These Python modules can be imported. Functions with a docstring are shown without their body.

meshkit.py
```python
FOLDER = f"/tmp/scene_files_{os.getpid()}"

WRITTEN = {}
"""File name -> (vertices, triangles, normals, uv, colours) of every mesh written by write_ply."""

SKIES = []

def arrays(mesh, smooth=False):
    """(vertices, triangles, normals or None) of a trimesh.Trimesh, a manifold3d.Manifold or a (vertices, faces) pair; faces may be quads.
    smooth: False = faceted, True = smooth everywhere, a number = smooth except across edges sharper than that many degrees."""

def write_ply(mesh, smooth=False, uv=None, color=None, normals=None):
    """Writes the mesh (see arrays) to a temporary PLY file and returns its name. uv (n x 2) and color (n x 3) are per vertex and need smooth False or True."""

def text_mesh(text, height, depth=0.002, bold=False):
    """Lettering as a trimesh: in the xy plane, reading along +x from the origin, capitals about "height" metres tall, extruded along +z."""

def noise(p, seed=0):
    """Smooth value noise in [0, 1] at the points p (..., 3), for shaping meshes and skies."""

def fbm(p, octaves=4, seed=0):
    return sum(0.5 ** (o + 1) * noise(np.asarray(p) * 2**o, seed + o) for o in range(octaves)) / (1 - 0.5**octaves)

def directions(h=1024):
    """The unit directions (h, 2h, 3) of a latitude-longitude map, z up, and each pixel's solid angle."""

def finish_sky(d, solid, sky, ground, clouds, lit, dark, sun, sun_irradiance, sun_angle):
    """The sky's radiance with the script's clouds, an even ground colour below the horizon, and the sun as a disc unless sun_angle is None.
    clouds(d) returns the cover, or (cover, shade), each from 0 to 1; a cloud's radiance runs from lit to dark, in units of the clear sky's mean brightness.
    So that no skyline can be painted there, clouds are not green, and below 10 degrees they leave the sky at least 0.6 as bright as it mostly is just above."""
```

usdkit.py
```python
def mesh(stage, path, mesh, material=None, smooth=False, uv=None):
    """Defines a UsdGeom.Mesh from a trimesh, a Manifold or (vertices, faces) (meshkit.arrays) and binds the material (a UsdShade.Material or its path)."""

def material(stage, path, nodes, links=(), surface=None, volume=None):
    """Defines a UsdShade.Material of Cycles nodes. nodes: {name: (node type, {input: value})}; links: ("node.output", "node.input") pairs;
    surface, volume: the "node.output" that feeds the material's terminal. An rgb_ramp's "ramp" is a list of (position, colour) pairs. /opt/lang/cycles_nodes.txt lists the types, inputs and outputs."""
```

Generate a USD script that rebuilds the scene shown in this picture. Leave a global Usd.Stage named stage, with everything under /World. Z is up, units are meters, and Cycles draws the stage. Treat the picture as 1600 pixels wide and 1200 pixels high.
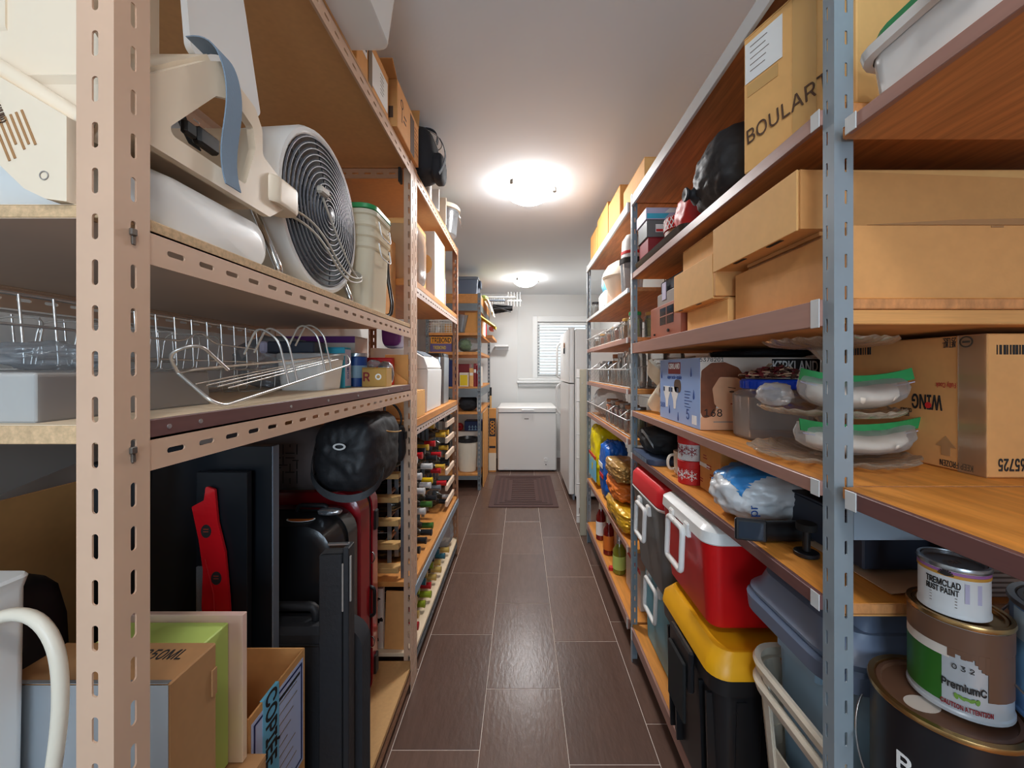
import math, random, numpy as np, trimesh, usdkit, meshkit
from pxr import Usd, UsdGeom, UsdLux, UsdShade, Gf, Sdf
from shapely.geometry import Polygon, box as sbox, Point
from shapely import affinity
from shapely.ops import unary_union
from scipy.spatial import ConvexHull

stage = Usd.Stage.CreateInMemory()
UsdGeom.SetStageUpAxis(stage, 'Z'); UsdGeom.SetStageMetersPerUnit(stage, 1.0)
UsdGeom.Xform.Define(stage, '/World')

# ---------------------------------------------------------------- camera, sky, lights, exposure
F, VX, VY, EYE = 630.0, 815.0, 577.0, 1.3           # focal length and vanishing point (of a 1600 x 1200 picture), eye height
cam = UsdGeom.Camera.Define(stage, '/World/viewpoint')
cam.AddTranslateOp().Set(Gf.Vec3d(0, 0, EYE)); cam.AddRotateXOp().Set(90.0)
cam.CreateHorizontalApertureAttr(36.0); cam.CreateVerticalApertureAttr(27.0)
cam.CreateFocalLengthAttr(36.0 * F / 1600)
cam.CreateHorizontalApertureOffsetAttr((800 - VX) / 1600 * 36.0)
cam.CreateVerticalApertureOffsetAttr((VY - 600) / 1600 * 36.0)
cam.CreateClippingRangeAttr(Gf.Vec2f(0.05, 100)); cam.CreateFStopAttr(0.0)
cam.CreateExposureAttr(0.62)
LAMP, DOWN = 29.0, 104.0                                          # brightness of the ceiling lamps' glass
sky = UsdLux.DomeLight.Define(stage, '/World/sky'); sky.CreateIntensityAttr(.35); sky.CreateColorAttr(Gf.Vec3f(.75, .87, 1.0))
day = UsdLux.RectLight.Define(stage, '/World/unseen_daylight')       # out of view behind the camera, placed to light camera-facing sides coolly
day.CreateWidthAttr(1.5); day.CreateHeightAttr(1.3); day.CreateIntensityAttr(6.5); day.CreateColorAttr(Gf.Vec3f(.66, .82, 1.0))
day.AddTranslateOp().Set(Gf.Vec3d(0, -2.35, 1.45)); day.AddRotateXOp().Set(90.0)

# ---------------------------------------------------------------- helpers: scene tree
used = {}
def numbered(path):
    n = used.get(path, 0); used[path] = n + 1
    return path if n == 0 else f'{path}_{n:03d}'
def tag(prim, label=None, cat=None, group=None, kind=None):
    for k, v in (('label', label), ('category', cat), ('group', group), ('kind', kind)):
        if v: prim.SetCustomDataByKey(k, v)
def put(path, mesh, m, label=None, kind=None):
    path = numbered(path)
    s = mesh.metadata.get('s', False) if hasattr(mesh, 'metadata') else False
    p = usdkit.mesh(stage, path, mesh, MAT[m], smooth=s)
    p.CreateDoubleSidedAttr(True)
    tag(p.GetPrim(), label, None, None, kind)
    return path
class thing:
    def __init__(s, name, label, cat, loc=(0, 0, 0), rz=0, group=None, rx=0, ry=0, kind=None):
        s.path = numbered('/World/' + name)
        x = UsdGeom.Xform.Define(stage, s.path); x.AddTranslateOp().Set(Gf.Vec3d(*map(float, loc)))
        if rz: x.AddRotateZOp().Set(float(rz))
        if ry: x.AddRotateYOp().Set(float(ry))
        if rx: x.AddRotateXOp().Set(float(rx))
        s.prim = x.GetPrim(); tag(s.prim, label, cat, group, kind)
    def part(s, name, mesh, m, label=None, kind=None): return put(s.path + '/' + name, mesh, m, label, kind)
def sub(parent, name, mesh, m, label=None, kind=None): return put(parent + '/' + name, mesh, m, label, kind)
def copy_of(src, label, loc, rz=0, group=None, cat=None, rx=0, ry=0):
    was = src.prim.GetCustomData()
    t = thing(src.path.split('/')[-1].rstrip('0123456789').rstrip('_'), label, cat or was['category'], loc, rz, group or was.get('group'), rx, ry)
    t.prim.GetReferences().AddInternalReference(src.path); t.prim.SetInstanceable(True)
    # a reference brings the source's ops; local ones are stronger and replace them
    return t
def struct(name, mesh, m, label=None):
    p = put('/World/' + name, mesh, m); tag(stage.GetPrimAtPath(p), label, None, None, 'structure'); return p
def px(x, y, Y): return ((x - VX) / F * Y, Y, EYE - (y - VY) / F * Y)

# ---------------------------------------------------------------- helpers: shapes
def tm(v, f, s=False):
    m = trimesh.Trimesh(np.asarray(v, float), np.asarray(f, int), process=False); m.metadata['s'] = s; return m
def cat(*ms):
    ms = [m for m in ms if m is not None]
    v, f, n = [], [], 0
    for m in ms: v.append(m.vertices); f.append(np.asarray(m.faces) + n); n += len(m.vertices)
    return tm(np.vstack(v), np.vstack(f), max([m.metadata.get('s', False) or 0 for m in ms]) or False)
def hull(pts, s=False):
    pts = np.asarray(pts, float); h = ConvexHull(pts); c = pts[h.vertices].mean(0)
    f = h.simplices.copy()
    n = np.cross(pts[f[:, 1]] - pts[f[:, 0]], pts[f[:, 2]] - pts[f[:, 0]])
    flip = np.einsum('ij,ij->i', n, pts[f[:, 0]] - c) < 0
    f[flip] = f[flip][:, ::-1]
    return tm(pts, f, s)
def bx(x0, x1, y0, y1, z0, z1, b=0.0015):
    x0, x1 = min(x0, x1), max(x0, x1); y0, y1 = min(y0, y1), max(y0, y1); z0, z1 = min(z0, z1), max(z0, z1)
    b = min(b, (x1 - x0) * .3, (y1 - y0) * .3, (z1 - z0) * .3)
    p = []
    for sx in (0, 1):
        for sy in (0, 1):
            for sz in (0, 1):
                X, Y, Z = (x0, x1)[sx], (y0, y1)[sy], (z0, z1)[sz]
                dx, dy, dz = (b, -b)[sx], (b, -b)[sy], (b, -b)[sz]
                p += [(X, Y + dy, Z + dz), (X + dx, Y, Z + dz), (X + dx, Y + dy, Z)]
    return hull(p)
def bc(cx, cy, z0, sx, sy, sz, b=.0015): return bx(cx - sx / 2, cx + sx / 2, cy - sy / 2, cy + sy / 2, z0, z0 + sz, b)
def mv(m, x=0, y=0, z=0): m = m.copy(); m.apply_translation((x, y, z)); return m
def rot(m, deg, axis, at=(0, 0, 0)):
    s = m.metadata.get('s', False); m = m.copy()
    m.apply_transform(trimesh.transformations.rotation_matrix(math.radians(deg), axis, at)); m.metadata['s'] = s; return m
def rr(sx, sy, r, n=5):
    r = max(min(r, sx / 2 - 1e-5, sy / 2 - 1e-5), 1e-5); out = []
    for k, (cx, cy) in enumerate(((1, 1), (-1, 1), (-1, -1), (1, -1))):
        for a in np.linspace(0, math.pi / 2, n):
            t = a + k * math.pi / 2
            out.append((cx * (sx / 2 - r) + r * math.cos(t), cy * (sy / 2 - r) + r * math.sin(t)))
    return np.array(out)
def loft(secs, n=5, caps=(True, True), s=35):
    """secs: (z, size x, size y, corner radius[, ox, oy]) from bottom up (or out and back in for hollow things)"""
    rings = []
    for q in secs:
        z, sx, sy, r = q[:4]; ox, oy = (q[4], q[5]) if len(q) > 4 else (0, 0)
        p = rr(sx, sy, r, n); rings.append(np.c_[p[:, 0] + ox, p[:, 1] + oy, np.full(len(p), z)])
    return skin(rings, caps, s)
def skin(rings, caps=(True, True), s=35, closed=True):
    k = len(rings[0]); v = np.vstack(rings); f = []
    for i in range(len(rings) - 1):
        for j in range(k if closed else k - 1):
            a, b = i * k + j, i * k + (j + 1) % k
            f += [(a, b, b + k), (a, b + k, a + k)]
    v = list(v)
    if caps[0]:
        c = len(v); v.append(np.mean(rings[0], 0)); f += [(c, (j + 1) % k, j) for j in range(k)]
    if caps[1]:
        c = len(v); o = (len(rings) - 1) * k; v.append(np.mean(rings[-1], 0)); f += [(c, o + j, o + (j + 1) % k) for j in range(k)]
    return tm(v, f, s)
def lathe(prof, n=24, s=35, caps=(True, True)):
    """prof: (radius, z) from the bottom up"""
    a = np.arange(n) * 2 * math.pi / n
    return skin([np.c_[max(r, 1e-5) * np.cos(a), max(r, 1e-5) * np.sin(a), np.full(n, z)] for r, z in prof], caps, s)
def cyl(r, z0, z1, n=20, b=.001): return lathe([(r - b, z0), (r, z0 + b), (r, z1 - b), (r - b, z1)], n)
def tube(pts, r, n=7, closed=False, s=True):
    p = np.asarray(pts, float); t = np.gradient(p, axis=0)
    if closed: t = np.roll(p, -1, 0) - np.roll(p, 1, 0)
    t /= np.linalg.norm(t, axis=1, keepdims=True) + 1e-12
    a = np.cross(t[0], (0, 0, 1.)); a = np.cross(t[0], (1., 0, 0)) if np.linalg.norm(a) < .1 else a
    rings, ang = [], np.arange(n) * 2 * math.pi / n
    rr_ = np.broadcast_to(r, (len(p),))
    for i in range(len(p)):
        a = a - t[i] * (a @ t[i]); a /= np.linalg.norm(a) + 1e-12; b = np.cross(t[i], a)
        rings.append(p[i] + rr_[i] * (np.cos(ang)[:, None] * a + np.sin(ang)[:, None] * b))
    if closed: return skin(rings + [rings[0]], (False, False), s)
    return skin(rings, (True, True), s)
def bend(pts, r=.02, n=4):
    """rounds the corners of a polyline"""
    p = [np.asarray(q, float) for q in pts]; out = [p[0]]
    for i in range(1, len(p) - 1):
        a, b, c = p[i - 1], p[i], p[i + 1]; d1, d2 = np.linalg.norm(a - b), np.linalg.norm(c - b)
        q = min(r, d1 * .45, d2 * .45); s, e = b + (a - b) / d1 * q, b + (c - b) / d2 * q
        out += [(1 - u) ** 2 * s + 2 * u * (1 - u) * b + u * u * e for u in np.linspace(0, 1, n)]
    return np.array(out + [p[-1]])
def spline(pts, k=8):
    from scipy.interpolate import CubicSpline
    p = np.asarray(pts, float); d = np.r_[0, np.cumsum(np.linalg.norm(np.diff(p, axis=0), axis=1))]
    return CubicSpline(d, p)(np.linspace(0, d[-1], (len(p) - 1) * k + 1))
def ribbon(pts, side, w, t=.002):
    p = np.asarray(pts, float); side = np.asarray(side, float); side = side / np.linalg.norm(side)
    tn = np.gradient(p, axis=0); tn /= np.linalg.norm(tn, axis=1, keepdims=True); rings = []
    for q, d in zip(p, tn):
        n = np.cross(side, d); n /= np.linalg.norm(n) + 1e-9
        rings.append(np.array([q - side * w / 2 - n * t / 2, q + side * w / 2 - n * t / 2, q + side * w / 2 + n * t / 2, q - side * w / 2 + n * t / 2]))
    return skin(rings, (True, True), 40)
def place(m, o, u, v):
    """puts a mesh drawn in the xy plane at o with x along u and y along v"""
    u, v = np.asarray(u, float), np.asarray(v, float); M = np.eye(4); M[:3, 0], M[:3, 1], M[:3, 2], M[:3, 3] = u, v, np.cross(u, v), o
    s = m.metadata.get('s', False); m = m.copy(); m.apply_transform(M); m.metadata['s'] = s; return m
def poly(shape, d):
    """shapely polygon(s) extruded by d"""
    g = [q for q in getattr(shape, 'geoms', [shape]) if q.area > 1e-9]
    ms = [trimesh.creation.extrude_polygon(q, d, engine='earcut') for q in g]
    return cat(*[tm(m.vertices, m.faces) for m in ms])
def rect(x0, x1, y0, y1, r=0):
    return sbox(x0 + r, y0 + r, x1 - r, y1 - r).buffer(r, quad_segs=4) if r else sbox(x0, y0, x1, y1)
def disc(x, y, r, n=6): return Point(x, y).buffer(r, quad_segs=n)
FACE = {'+x': ((0, 1, 0), (0, 0, 1)), '-x': ((0, -1, 0), (0, 0, 1)), '-y': ((1, 0, 0), (0, 0, 1)), '+y': ((-1, 0, 0), (0, 0, 1)), '+z': ((1, 0, 0), (0, 1, 0)), '-z': ((1, 0, 0), (0, -1, 0))}
_tx = {}
def text(s, h, o, face, w=None, flip=False, bold=False, up=None, d=.0006, center=True):
    """lettering h tall, centred at o on the face; w squeezes it to a width; flip turns it upside down"""
    if (s, bold) not in _tx:
        m = meshkit.text_mesh(s, 1.0, .02, bold); _tx[(s, bold)] = tm(m.vertices, m.faces)
    m = _tx[(s, bold)].copy(); b = m.bounds
    sx = h if w is None else w / (b[1][0] - b[0][0])
    m.apply_translation((-(b[0][0] + b[1][0]) / 2 if center else -b[0][0], -.5, 0)); m.apply_scale((sx, h, d / .02))
    u, v = map(np.array, FACE[face]) if isinstance(face, str) else map(np.array, face)
    if flip: u, v = -u, -v
    if up == 'side': u, v = v, -u
    if up == 'side2': u, v = -v, u
    m.metadata['s'] = False
    return place(m, o, u, v)
def flat(shape, o, face, d=.0006):
    """a flat print: shapely shape drawn round o on a face"""
    return place(poly(shape, d), o, *FACE[face])
def blob(sx, sy, sz, seed=0, amp=.12, freq=3.0, n=3, p=2.6, flat_z=True, fold=0.0):
    """a lumpy bag resting on z = 0"""
    m = trimesh.creation.icosphere(n, 1.0); d = np.array(m.vertices)
    r = (np.abs(d) ** p).sum(1) ** (-1 / p); v = d * r[:, None]
    k = meshkit.fbm(v * freq + 11.3 * seed, 3, seed) - .5
    if fold: k = k + fold * (np.abs(meshkit.noise(v * freq * 2.3 + 5.1 * seed, seed + 7) - .5) * 2 - .4)
    v = v * (1 + amp * 2 * k)[:, None]
    v = v * (sx / 2, sy / 2, sz / 2); v[:, 2] += sz / 2
    if flat_z: v[:, 2] = np.maximum(v[:, 2], 0.0)
    return tm(v, m.faces, True)
def sheet(fn, nu, nv, t=.002):
    """a cloth or sheet: fn(u, v) -> point, given thickness along its normal"""
    u, v = np.meshgrid(np.linspace(0, 1, nu), np.linspace(0, 1, nv), indexing='ij')
    p = np.array([fn(a, b) for a, b in zip(u.ravel(), v.ravel())], float); i, j = np.meshgrid(np.arange(nu - 1), np.arange(nv - 1), indexing='ij')
    a = (i * nv + j).ravel(); f = np.vstack([np.c_[a, a + nv, a + nv + 1], np.c_[a, a + nv + 1, a + 1]])
    q = tm(p, f); n = np.array(q.vertex_normals); N = len(p)
    edge = list(range(nv)) + [k * nv + nv - 1 for k in range(1, nu)] + [(nu - 1) * nv + k for k in range(nv - 2, -1, -1)] + [k * nv for k in range(nu - 2, 0, -1)]
    e = [(edge[k], edge[(k + 1) % len(edge)]) for k in range(len(edge))]
    side = [(b, a_, a_ + N) for a_, b in e] + [(b, a_ + N, b + N) for a_, b in e]
    return tm(np.vstack([p + n * t / 2, p - n * t / 2]), np.vstack([f, f[:, ::-1] + N, side]), 50)

# ---------------------------------------------------------------- materials
MAT = {}
def lin(c): c = np.asarray(c, float) / 255; return tuple(np.where(c <= .04045, c / 12.92, ((c + .055) / 1.055) ** 2.4))
def mk(name, c, r=.5, metal=0, nz=None, bump=None, spec=.5, coat=0, c2=None, **kw):
    """nz = (scale, contrast[, stretch]); bump = (scale, height[, stretch])"""
    a = lin(c); nodes = {'p': ('principled_bsdf', {'base_color': a, 'roughness': r, 'metallic': metal, 'specular_ior_level': spec, 'coat_weight': coat, **kw})}; L = []
    if nz or bump: nodes['tc'] = ('texture_coordinate', {})
    if nz:
        b = lin(c2) if c2 else tuple(q * (1 - nz[1]) for q in a); st = nz[2] if len(nz) > 2 else (1, 1, 1)
        nodes['mp'] = ('mapping', {'scale': st}); nodes['n'] = ('noise_texture', {'scale': nz[0], 'detail': 4.0, 'roughness': .6})
        nodes['rp'] = ('rgb_ramp', {'ramp': [(.3, b), (.7, a)]})
        L += [('tc.object', 'mp.vector'), ('mp.vector', 'n.vector'), ('n.fac', 'rp.fac'), ('rp.color', 'p.base_color')]
    if bump:
        st = bump[2] if len(bump) > 2 else (1, 1, 1)
        nodes['mb'] = ('mapping', {'scale': st}); nodes['nb'] = ('noise_texture', {'scale': bump[0], 'detail': 3.0}); nodes['b'] = ('bump', {'strength': .6, 'distance': bump[1]})
        L += [('tc.object', 'mb.vector'), ('mb.vector', 'nb.vector'), ('nb.fac', 'b.height'), ('b.normal', 'p.normal')]
    MAT[name] = usdkit.material(stage, '/World/Looks/' + name, nodes, L, 'p.BSDF')
def clear(name, tint=(.95, .97, .97), gl=(1, 1, 1), r=.05, milk=0, milk_c=(230, 230, 225), ior=1.45):
    nodes = {'t': ('transparent_bsdf', {'color': tint}), 'g': ('glossy_bsdf', {'color': gl, 'roughness': r}), 'f': ('fresnel', {'IOR': ior}), 'm': ('mix_closure', {})}
    L = [('f.fac', 'm.fac'), ('t.BSDF', 'm.closure1'), ('g.BSDF', 'm.closure2')]; out = 'm.closure'
    if milk:
        nodes['d'] = ('diffuse_bsdf', {'color': lin(milk_c)}); nodes['tr'] = ('translucent_bsdf', {'color': lin(milk_c)}); nodes['dm'] = ('mix_closure', {'fac': .45}); nodes['m2'] = ('mix_closure', {'fac': milk})
        L += [('d.BSDF', 'dm.closure1'), ('tr.BSDF', 'dm.closure2'), ('m.closure', 'm2.closure1'), ('dm.closure', 'm2.closure2')]; out = 'm2.closure'
    MAT[name] = usdkit.material(stage, '/World/Looks/' + name, nodes, L, out)
def glow(name, c, s):
    MAT[name] = usdkit.material(stage, '/World/Looks/' + name, {'e': ('emission', {'color': c, 'strength': s})}, [], 'e.emission')
mk('ceiling_paint', (228, 233, 237), .85, bump=(60, .0006)); mk('wall_paint', (224, 223, 220), .8, bump=(90, .0004))
mk('white_trim', (236, 236, 234), .35); mk('grout', (204, 188, 176), .8)
for k, c in enumerate(((108, 82, 70), (101, 76, 65), (114, 87, 74))): mk(f'tile_{k}', c, .27, nz=(14, .22, (3, .5, 1)), bump=(70, .0012, (1, .35, 1)), spec=.45)
mk('tan_paint', (214, 176, 148), .42, nz=(9, .06)); mk('mauve_paint', (205, 182, 170), .4, nz=(9, .08)); mk('brown_paint', (168, 118, 84), .5, nz=(20, .12))
mk('clip_metal', (120, 112, 104), .4, .7); mk('grey_paint', (138, 148, 154), .38, nz=(12, .08)); mk('steel_grey', (120, 126, 130), .42, .3, nz=(14, .1)); mk('blue_grey_paint', (146, 160, 172), .4)
mk('chipboard_edge', (226, 188, 144), .85, nz=(150, .34), bump=(150, .001)); mk('melamine', (206, 180, 160), .55, nz=(6, .05)); mk('hardboard', (204, 150, 96), .7, nz=(60, .1)); mk('fibreboard', (206, 160, 104), .75, nz=(80, .1))
mk('pale_board', (232, 208, 176), .6, nz=(10, .08)); mk('maroon_trim', (112, 74, 70), .45, nz=(20, .12, (1, .2, 6))); mk('screw', (200, 196, 192), .3, .8); mk('black_paint', (28, 27, 28), .5)
mk('plywood', (236, 154, 64), .5, nz=(9, .3, (7, .6, 4)), bump=(30, .0005, (6, .4, 3))); mk('plywood_dark', (224, 152, 92), .55, nz=(8, .4, (8, .55, 4))); mk('ply_edge', (224, 160, 92), .6, nz=(30, .2, (.3, .3, 8)))
mk('lip_trim', (168, 124, 110), .4, nz=(14, .14, (1, .25, 4))); mk('lip_white', (206, 206, 204), .35); mk('orange_board', (222, 150, 78), .5, nz=(10, .22, (3, .6, 3)))
glow('lamp_glass', (.985, .985, .985), LAMP); glow('lamp_glass_dim', (.985, .985, .985), LAMP * .5); mk('lamp_rim', (225, 225, 222), .3)
glow('sky_bright', (.9, .96, 1.0), 2.2)
clear('pane', (.96, .98, .98), r=.02)

# ---------------------------------------------------------------- the room
YB, YF, WL, WR, H = 5.93, -2.2, -1.16, 1.16, 2.4
fl = struct('floor', bx(WL - .1, WR + .1, YF - .1, YB + .1, -.12, -.0012, .0), 'grout')
cols = [(-1.05, -.745, .30), (-.745, -.445, 3.55), (-.445, -.143, 3.177), (-.143, .157, 2.841), (.157, .456, 3.126), (.456, .757, 2.678), (.757, 1.06, 3.0), (1.06, WR, 2.7), (WL, -1.05, 2.9)]
rnd = random.Random(5)
for (x0, x1, y) in cols:
    y -= .6 * math.ceil((y - YF) / .6)
    while y < YB:
        a, b = max(y, YF), min(y + .6, YB)
        if b - a > .02: sub(fl, 'tile', bx(x0 + .0013, x1 - .0013, a + .0013, b - .0013, -.009, 0, .0011), f'tile_{rnd.randrange(3)}')
        y += .6
struct('ceiling', bx(WL - .1, WR + .1, YF - .1, YB + .1, H, H + .1), 'ceiling_paint')
struct('wall_left', bx(WL - .1, WL, YF - .1, YB + .1, -.1, H), 'wall_paint'); struct('wall_right', bx(WR, WR + .1, YF - .1, YB + .1, -.1, H), 'wall_paint')
wx0, wx1, wz0, wz1 = .229, .99, 1.187, 2.0
def wall_hole(x0, x1, z0, z1, y0, y1):
    return cat(bx(WL, x0, y0, y1, -.1, H, 0), bx(x1, WR, y0, y1, -.1, H, 0), bx(x0, x1, y0, y1, -.1, z0, 0), bx(x0, x1, y0, y1, z1, H, 0))
wb = struct('wall_back', wall_hole(wx0, wx1, wz0, wz1, YB, YB + .14), 'wall_paint')
sub(wb, 'boxed_out_section', bx(WL, -.056, YB - .05, YB, 0, H, .002), 'wall_paint')
struct('wall_front', wall_hole(-.75, .75, .8, 2.1, YF - .1, YF), 'wall_paint')
struct('baseboard_back', bx(-.055, WR, YB - .014, YB, 0, .1, .004), 'white_trim'); struct('baseboard_left', bx(WL, WL + .014, 2.9, YB - .051, 0, .1, .004), 'white_trim')
w = struct('window_1', cat(bx(wx0 - .07, wx0 + .004, YB - .022, YB, wz0 - .02, wz1 + .078, .005), bx(wx1 - .004, wx1 + .07, YB - .022, YB, wz0 - .02, wz1 + .078, .005), bx(wx0 + .004, wx1 - .004, YB - .022, YB, wz1 - .004, wz1 + .078, .005)), 'white_trim')
sub(w, 'sill', cat(bx(-.05, wx1 + .1, YB - .05, YB, 1.135, 1.166, .008), bx(-.075, wx1 + .12, YB - .075, YB, 1.095, 1.134, .01)), 'white_trim')
sub(w, 'apron', bx(-.055, wx1 + .1, YB - .03, YB, 1.045, 1.094, .006), 'white_trim')
sub(w, 'frame', cat(bx(wx0, wx1, YB + .05, YB + .09, wz0, wz0 + .04), bx(wx0, wx1, YB + .05, YB + .09, wz1 - .04, wz1), bx(wx0, wx0 + .04, YB + .05, YB + .09, wz0 + .04, wz1 - .04), bx(wx1 - .04, wx1, YB + .05, YB + .09, wz0 + .04, wz1 - .04)), 'white_trim')
sub(w, 'pane', bx(wx0 + .04, wx1 - .04, YB + .066, YB + .072, wz0 + .04, wz1 - .04, 0), 'pane')
w2 = struct('window_2', cat(bx(-.75, .75, YF - .06, YF - .02, .8, .85), bx(-.75, .75, YF - .06, YF - .02, 2.05, 2.1), bx(-.75, -.7, YF - .06, YF - .02, .85, 2.05), bx(.7, .75, YF - .06, YF - .02, .85, 2.05), bx(-.02, .02, YF - .06, YF - .02, .85, 2.05)), 'white_trim')  # unseen window behind the camera, placed to let cool light onto camera-facing sides
sub(w2, 'pane', bx(-.7, .7, YF - .045, YF - .041, .85, 2.05, 0), 'pane')
bl = thing('window_blind', 'white horizontal slatted blind drawn down in the far window', 'blind', (wx0, YB + .03, wz0))
bl.part('head_rail', bx(.004, wx1 - wx0 - .004, -.018, .018, .765, .805), 'white_trim')
bl.part('bottom_rail', bx(.006, wx1 - wx0 - .006, -.014, .014, .003, .016), 'white_trim')
for k in range(17):
    bl.part('slat', rot(bx(.008, wx1 - wx0 - .008, -.022, .022, -.0012, .0012, .0005), 28, (1, 0, 0)).apply_translation((0, 0, .042 + k * .0432)), 'white_trim')
for x in (.12, .62): bl.part('cord', bx(x, x + .0015, -.0252, -.0237, .016, .765, 0), 'white_trim')

# ---------------------------------------------------------------- ceiling lamps
for (x, y, lab) in ((.042, 2.41, 'round white glass ceiling light nearest the camera, lit'), (.046, 4.87, 'round white glass ceiling light at the far end of the room, lit'), (.04, -.35, 'round white glass ceiling light above the camera, out of the picture')):
    t = thing('ceiling_light', lab, 'ceiling light', (x, y, H), 12)
    t.part('base_plate', lathe([(.12, -.03), (.135, -.028), (.138, -.012), (.132, -.001)], 40), 'lamp_rim')
    t.part('glass_shade', lathe([(.001, -.108), (.04, -.105), (.08, -.094), (.115, -.075), (.14, -.052), (.153, -.034), (.155, -.031), (.150, -.031), (.14, -.031)], 40, True, (True, False)), 'lamp_glass' if y > 0 else 'lamp_glass_dim')
    d = UsdLux.DiskLight.Define(stage, t.path + '/bulb_light'); d.CreateRadiusAttr(.09); d.CreateIntensityAttr(DOWN * (.25 if y < 0 else .55 if y > 4 else 1)); d.CreateColorAttr(Gf.Vec3f(.985, .985, .985)); d.AddTranslateOp().Set(Gf.Vec3d(0, 0, -.112))
    for a in (100, 220, 340): t.part('clip', rot(bx(.139, .166, -.012, .012, -.05, -.022, .004), a, (0, 0, 1)), 'clip_metal')

# ---------------------------------------------------------------- the racks
XL, XR = -.445, .49
def plate(L, Wd, slots, horizontal=False):
    """a strip L long and Wd wide with slots [(at, across, long, wide)]"""
    g = rect(0, Wd, 0, L) if not horizontal else rect(0, L, 0, Wd)
    hs = []
    for (a, c, l, w_) in slots:
        q = rect(c - w_ / 2, c + w_ / 2, a - l / 2, a + l / 2, w_ * .48) if not horizontal else rect(a - l / 2, a + l / 2, c - w_ / 2, c + w_ / 2, w_ * .48)
        hs.append(q)
    return g.difference(unary_union(hs)) if hs else g
def upright(x, y, dx, dy, h, w=.041, slot=(.028, .007), pitch=.05, z0=.006, t=.002, wx=None, across=.5):
    wx = wx or w
    def zs(): return [(z0 + k * pitch, l, s_) for k in range(1, int((h - .02) / pitch)) for l, s_ in (slot,)]
    a = poly(plate(h, wx, [(z, wx * across, l, s_) for z, l, s_ in zs()]), t)
    b = poly(plate(h, w, [(z, w * across, l, s_) for z, l, s_ in zs()]), t)
    a = place(a, (x, y if -dx == dy else y + dy * t, 0), (dx, 0, 0), (0, 0, 1))
    b = place(b, (x if dy == dx else x + dx * t, y + dy * t, 0), (0, dy, 0), (0, 0, 1))
    return cat(a, b)
def beam(x, y0, y1, z0, z1, inward, slots=True, t=.002, first=None):
    L = y1 - y0; f = .02 if first is None else (first - y0) % .0505
    s_ = [(f + k * .0505, (z1 - z0) / 2, .027, .007) for k in range(200) if .018 <= f + k * .0505 <= L - .018] if slots else []
    a = place(poly(plate(L, z1 - z0, s_, True), t), (x - t, y0, z0), (0, 1, 0), (0, 0, 1))
    return cat(a, bx(x - t, x + inward * .03, y0, y1, z1 - t, z1, 0) if inward > 0 else bx(x - .03, x, y0, y1, z1 - t, z1, 0))
def beam_x(x0, x1, y, z0, z1, slots=True, first=.03):
    L = x1 - x0; s_ = [(first + k * .0505, (z1 - z0) / 2, .027, .007) for k in range(40) if first + k * .0505 < L - .018] if slots else []
    return place(poly(plate(L, z1 - z0, s_, True), .002), (x0, y, z0), (1, 0, 0), (0, 0, 1))
XLB = -1.06
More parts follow.
